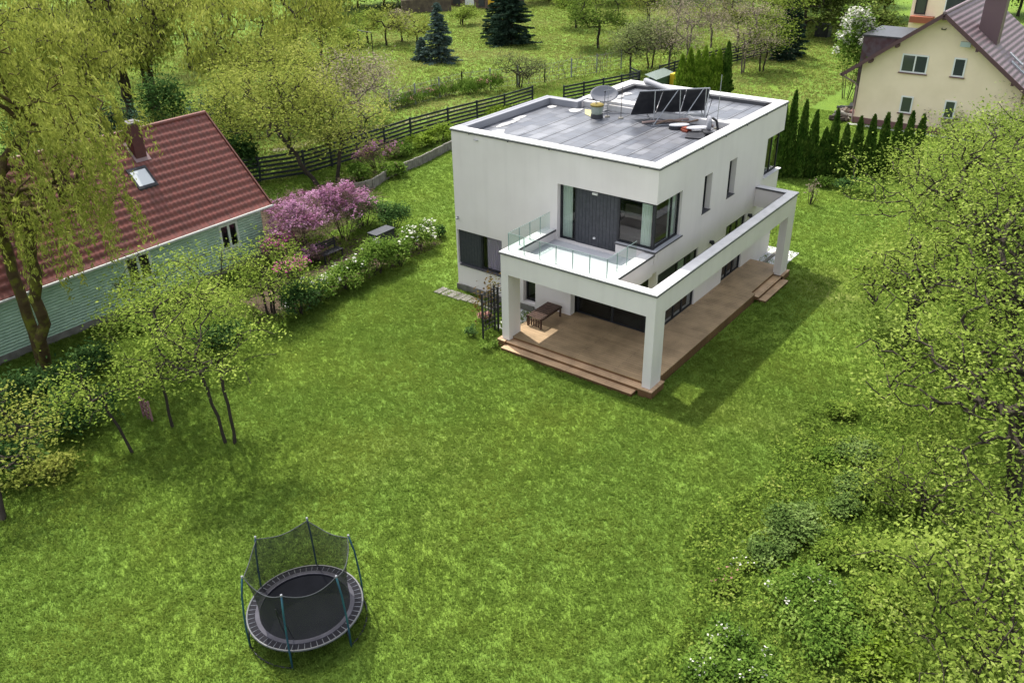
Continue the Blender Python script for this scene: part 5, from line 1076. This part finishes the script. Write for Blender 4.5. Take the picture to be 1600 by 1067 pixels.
rng = np.random.default_rng(77); n = 110000; X = rng.uniform(-14, 22, n); Y = rng.uniform(-16, -4, n); k = rough(X, Y) & inframe(X, Y, 0, 120); nz = vnoise(5, X, Y, .9)
k &= rng.uniform(0, 1, n) < .25+nz*1.2; C = np.stack([X, Y, rng.uniform(.03, .38, n)*(.4+nz)], 1)[k]; V, F = leaves(rng, C, .095, .055)
o = npmesh('ground_cover', V, F, L_WEED); o['kind'] = 'stuff'; tag(o, 'leafy weeds covering the rough ground under the right trees', 'weeds')

# ------------------------------------------------------------------ trampoline
TC = np.array([-13.68, 1.76, 0]); TR = 1.36; TZ = .52
tp = thing('trampoline', tuple(TC), 'round black trampoline with safety net and teal poles', 'trampoline')
cs = lambda a, r, z: (TC[0]+r*math.cos(a), TC[1]+r*math.sin(a), z)
b = MB(); b.tube([cs(a, TR, TZ) for a in np.linspace(0, 2*math.pi, 49)[:-1]], .028, 8, closed=True); b.build('frame_ring', mat('ring_steel', (.07, .075, .08), .4, .5), tp, smooth=True)
b = MB(); b.lathe((TC[0], TC[1], TZ-.03), [(0, -.02), (.5, -.012), (1.09, .0), (1.09, -.006), (0, -.03)], 48); b.build('jumping_mat', mat('mat_black', (.008, .009, .012), .9, .1, noise=(1.5, (.014, .015, .02), .4, .7)), tp)
b = MB(); b.lathe((TC[0], TC[1], TZ), [(1.06, -.01), (1.07, .02), (1.17, .02), (1.18, -.012), (1.06, -.01)], 48); b.build('pad', mat('pad_grey', (.04, .04, .052), .7, .2, noise=(3, (.07, .07, .088), .4, .7)), tp)
b = MB()
for k in range(56):
    a = 2*math.pi*k/56; d = .050; b.add([cs(a-d, 1.175, TZ+.008), cs(a+d, 1.175, TZ+.008), cs(a+d*.95, 1.335, TZ+.0), cs(a-d*.95, 1.335, TZ+.0), cs(a-d, 1.175, TZ-.01), cs(a+d, 1.175, TZ-.01), cs(a+d*.95, 1.335, TZ-.012), cs(a-d*.95, 1.335, TZ-.012)], [(0, 1, 2, 3), (7, 6, 5, 4), (0, 4, 5, 1), (1, 5, 6, 2), (2, 6, 7, 3), (3, 7, 4, 0)])
b.build('spring_cover', mat('cover_black', (.010, .010, .014), .8, .15), tp)
b = MB()
for k in range(56): a = 2*math.pi*(k+.5)/56; b.tube([cs(a, 1.17, TZ), cs(a, 1.345, TZ)], .008, 4)
b.build('springs', METAL, tp)
BLUE = mat('pole_teal', (.012, .055, .10), .5, .4, noise=(3, (.015, .09, .11), .4, .6))
NET = bpy.data.materials.new('net'); NET.use_nodes = True
t = NET.node_tree; pb = t.nodes['Principled BSDF']; pb.inputs['Base Color'].default_value = (.012, .014, .016, 1); pb.inputs['Roughness'].default_value = .8; pb.inputs['Alpha'].default_value = .66
tops = [(-12.9, 2.0)]
PA = [R(x) for x in (38, 98, 160, 215, 273, 337)]
PHT = 2.12
for a in PA:
    b = MB(); b.tube([cs(a, 1.43, 0), cs(a, 1.43, TZ+.05), cs(a, 1.41, TZ+.5), cs(a, 1.36, TZ+1.1), cs(a, 1.27, PHT)], .022, 8); o = b.build('pole', BLUE, tp, smooth=True)
    b = MB(); b.lathe(cs(a, 1.27, PHT-.01), [(0, 0), (.026, 0), (.026, .05), (0, .06)], 8); b.build('cap', GREYM, o)
for k in range(3):
    a0_, a1_ = PA[k*2], PA[k*2+1]; b = MB(); P = [cs(a0_, 1.38, TZ-.03), cs(a0_, 1.42, .05)]+[cs(a0_+(a1_-a0_)*s/6, 1.42, .03) for s in range(1, 6)]+[cs(a1_, 1.42, .05), cs(a1_, 1.38, TZ-.03)]
    b.tube(P, .022, 6); b.build('leg', DARK, tp, smooth=True)
nv, nseg, nh = [], 12, 8
full = []
for i in range(6):
    a0_, a1_ = PA[i], (PA[i+1] if i < 5 else PA[0]+2*math.pi)
    for s in range(nseg): full.append((a0_+(a1_-a0_)*s/nseg, s/nseg))
rim = []
for (a, s) in full:
    sag = .2*math.sin(math.pi*s)**.9; ri = 1.24-.10*math.sin(math.pi*s); ztop = PHT-.03-sag; rim.append(cs(a, ri, ztop))
    for j in range(nh+1): f = j/nh; nv.append(cs(a, 1.07+(ri-1.07)*f**1.3-.05*math.sin(f*3.1), TZ+.03+(ztop-TZ-.03)*f))
N = len(full); F = [(i*(nh+1)+j, ((i+1) % N)*(nh+1)+j, ((i+1) % N)*(nh+1)+j+1, i*(nh+1)+j+1) for i in range(N) for j in range(nh)]
MB().add(nv, F).build('safety_net', NET, tp, smooth=True)
b = MB(); b.tube(rim, .011, 5, closed=True); b.build('net_rope', mat('rope_grey', (.05, .055, .06), .7), tp)
b = MB(); b.tube([cs(R(205), 1.0, TZ+.03), cs(R(204), 1.12, 1.05), cs(R(203), 1.18, 1.6)], .012, 5); b.tube([cs(R(214), 1.02, TZ+.03), cs(R(210), 1.1, 1.05), cs(R(203), 1.18, 1.6)], .012, 5); b.build('net_door', DARK, tp)

# ------------------------------------------------------------------ far things
g = at(572, 82); cf = thing('carpet_frame', tuple(g), 'plain dark metal frame standing on the far meadow', 'frame')
b = MB(); p = at(562, 82); q = at(583, 86); b.tube([(p[0], p[1], 0), (p[0], p[1], 2.1), (q[0], q[1], 2.1), (q[0], q[1], 0)], .06, 8); b.build('bar', DARK, cf)
g = at(730, 12); fb = thing('distant_building', tuple(g), 'distant brown building with pale and yellow wall patches at the top', 'building')
b = MB(); b.box(g[0], g[1]-5, 0, g[0]+6, g[1]+4, 5); b.build('wall', mat('brown_brick', (.16, .11, .09), .9, noise=(2, (.1, .07, .06), .4, .6)), fb)
for (y0, y1, m_, nm) in ((-1.2, .3, WFR, 'panel'), (-3.0, -2.0, ANTH, 'door'), (1.2, 2.4, ANTH, 'window'), (-5.0, -3.6, mat('yellow_board', (.62, .36, .03), .7), 'panel')):
    b = MB(); b.box(g[0]-.06, g[1]+y0, .3, g[0]-.003, g[1]+y1, 3.2); b.build(nm, m_, fb)
g0, g1 = at(628, 22), at(705, 18); b = MB(); b.bar((g0[0], g0[1], .8), (g1[0], g1[1], .8), .4, 1.6); tag(b.build('garden_wall', mat('brown_wall', (.13, .10, .075), .95, noise=(2, (.08, .06, .05), .4, .6))), 'brown garden wall left of the distant building', 'wall')
g = at(1285, 58); tag(MB().box(g[0]-.6, g[1]-.7, 0, g[0]+.6, g[1]+.7, 1.3).build('bin', SLATE, bevel=.05), 'black square bin at the head of the side meadow', 'bin')
g = at(1325, 66); tv = thing('small_trailer', tuple(g), 'small white box trailer under the trees by the plum shed', 'trailer')
b = MB(); b.box(g[0]-1.0, g[1]-1.0, .45, g[0]+1.0, g[1]+1.0, 1.3); b.build('body', WFR, tv, bevel=.15); b = MB(); b.box(g[0]-1.02, g[1]-.6, .8, g[0]-.99, g[1]+.5, 1.15); b.build('window', SLATE, tv)
for s in (-.7, .7): b = MB(); b.tube([(g[0]-.95, g[1]+s-.0, .3), (g[0]-.75, g[1]+s, .3)], .3, 14); b.build('wheel', DARK, tv)
# rubble and logs by the cream house
for i, (u, v) in enumerate(((1310, 190), (1322, 176), (1318, 186), (1328, 182), (1314, 180))):
    g = at(u, v); m_ = [BARKD, SLATE, CONC, PLIN, BARKG][i]; b = MB()
    for k in range(7):
        a = rg.uniform(0, 3.1); x, y, z = g[0]+rg.uniform(-.4, .4), g[1]+rg.uniform(-.3, .3), .08+rg.uniform(0, .35)
        b.tube([(x-math.cos(a)*.45, y-math.sin(a)*.45, z), (x+math.cos(a)*.45, y+math.sin(a)*.45, z+rg.uniform(-.08, .15))], rg.uniform(.08, .17), 6)
    o = b.build('rubbish_heap', m_); tag(o, ['dark log heap farthest left by the cream house corner', 'black scrap against the downpipe', 'grey rubble in the heap middle', 'reddish rubble under the wall corner', 'pale sticks on top of the heap'][i], 'heap')
g = at(990, 121); cfm = thing('cold_frame', tuple(g), 'green-framed cold frame with yellow end behind the roof', 'cold frame')
b = MB(); b.box(40.5, 22.0, 0, 43.5, 23.0, 1.0); b.build('box', mat('green_frame', (.05, .10, .06), .6), cfm); b = MB(); b.add([(40.4, 21.95, 1.0), (43.6, 21.95, 1.0), (43.6, 23.05, 1.3), (40.4, 23.05, 1.3)], [(0, 1, 2, 3)]); b.build('lid', mat('frame_glass', (.16, .2, .17), .2, .6), cfm); b = MB(); b.box(42.6, 21.6, 0, 43.5, 21.9, 1.1); b.build('end_board', mat('yellow_end', (.6, .42, .02), .6), cfm)
b = MB()
for i in range(9):
    x, y = 39.0, 6.2-i*1.2; b.box(x+rg.uniform(-.06, .06), y-1.1, 0, x+.4, y, .05)
struct(b.build('kerb', mat('pale_kerb', (.42, .42, .42), .9)))
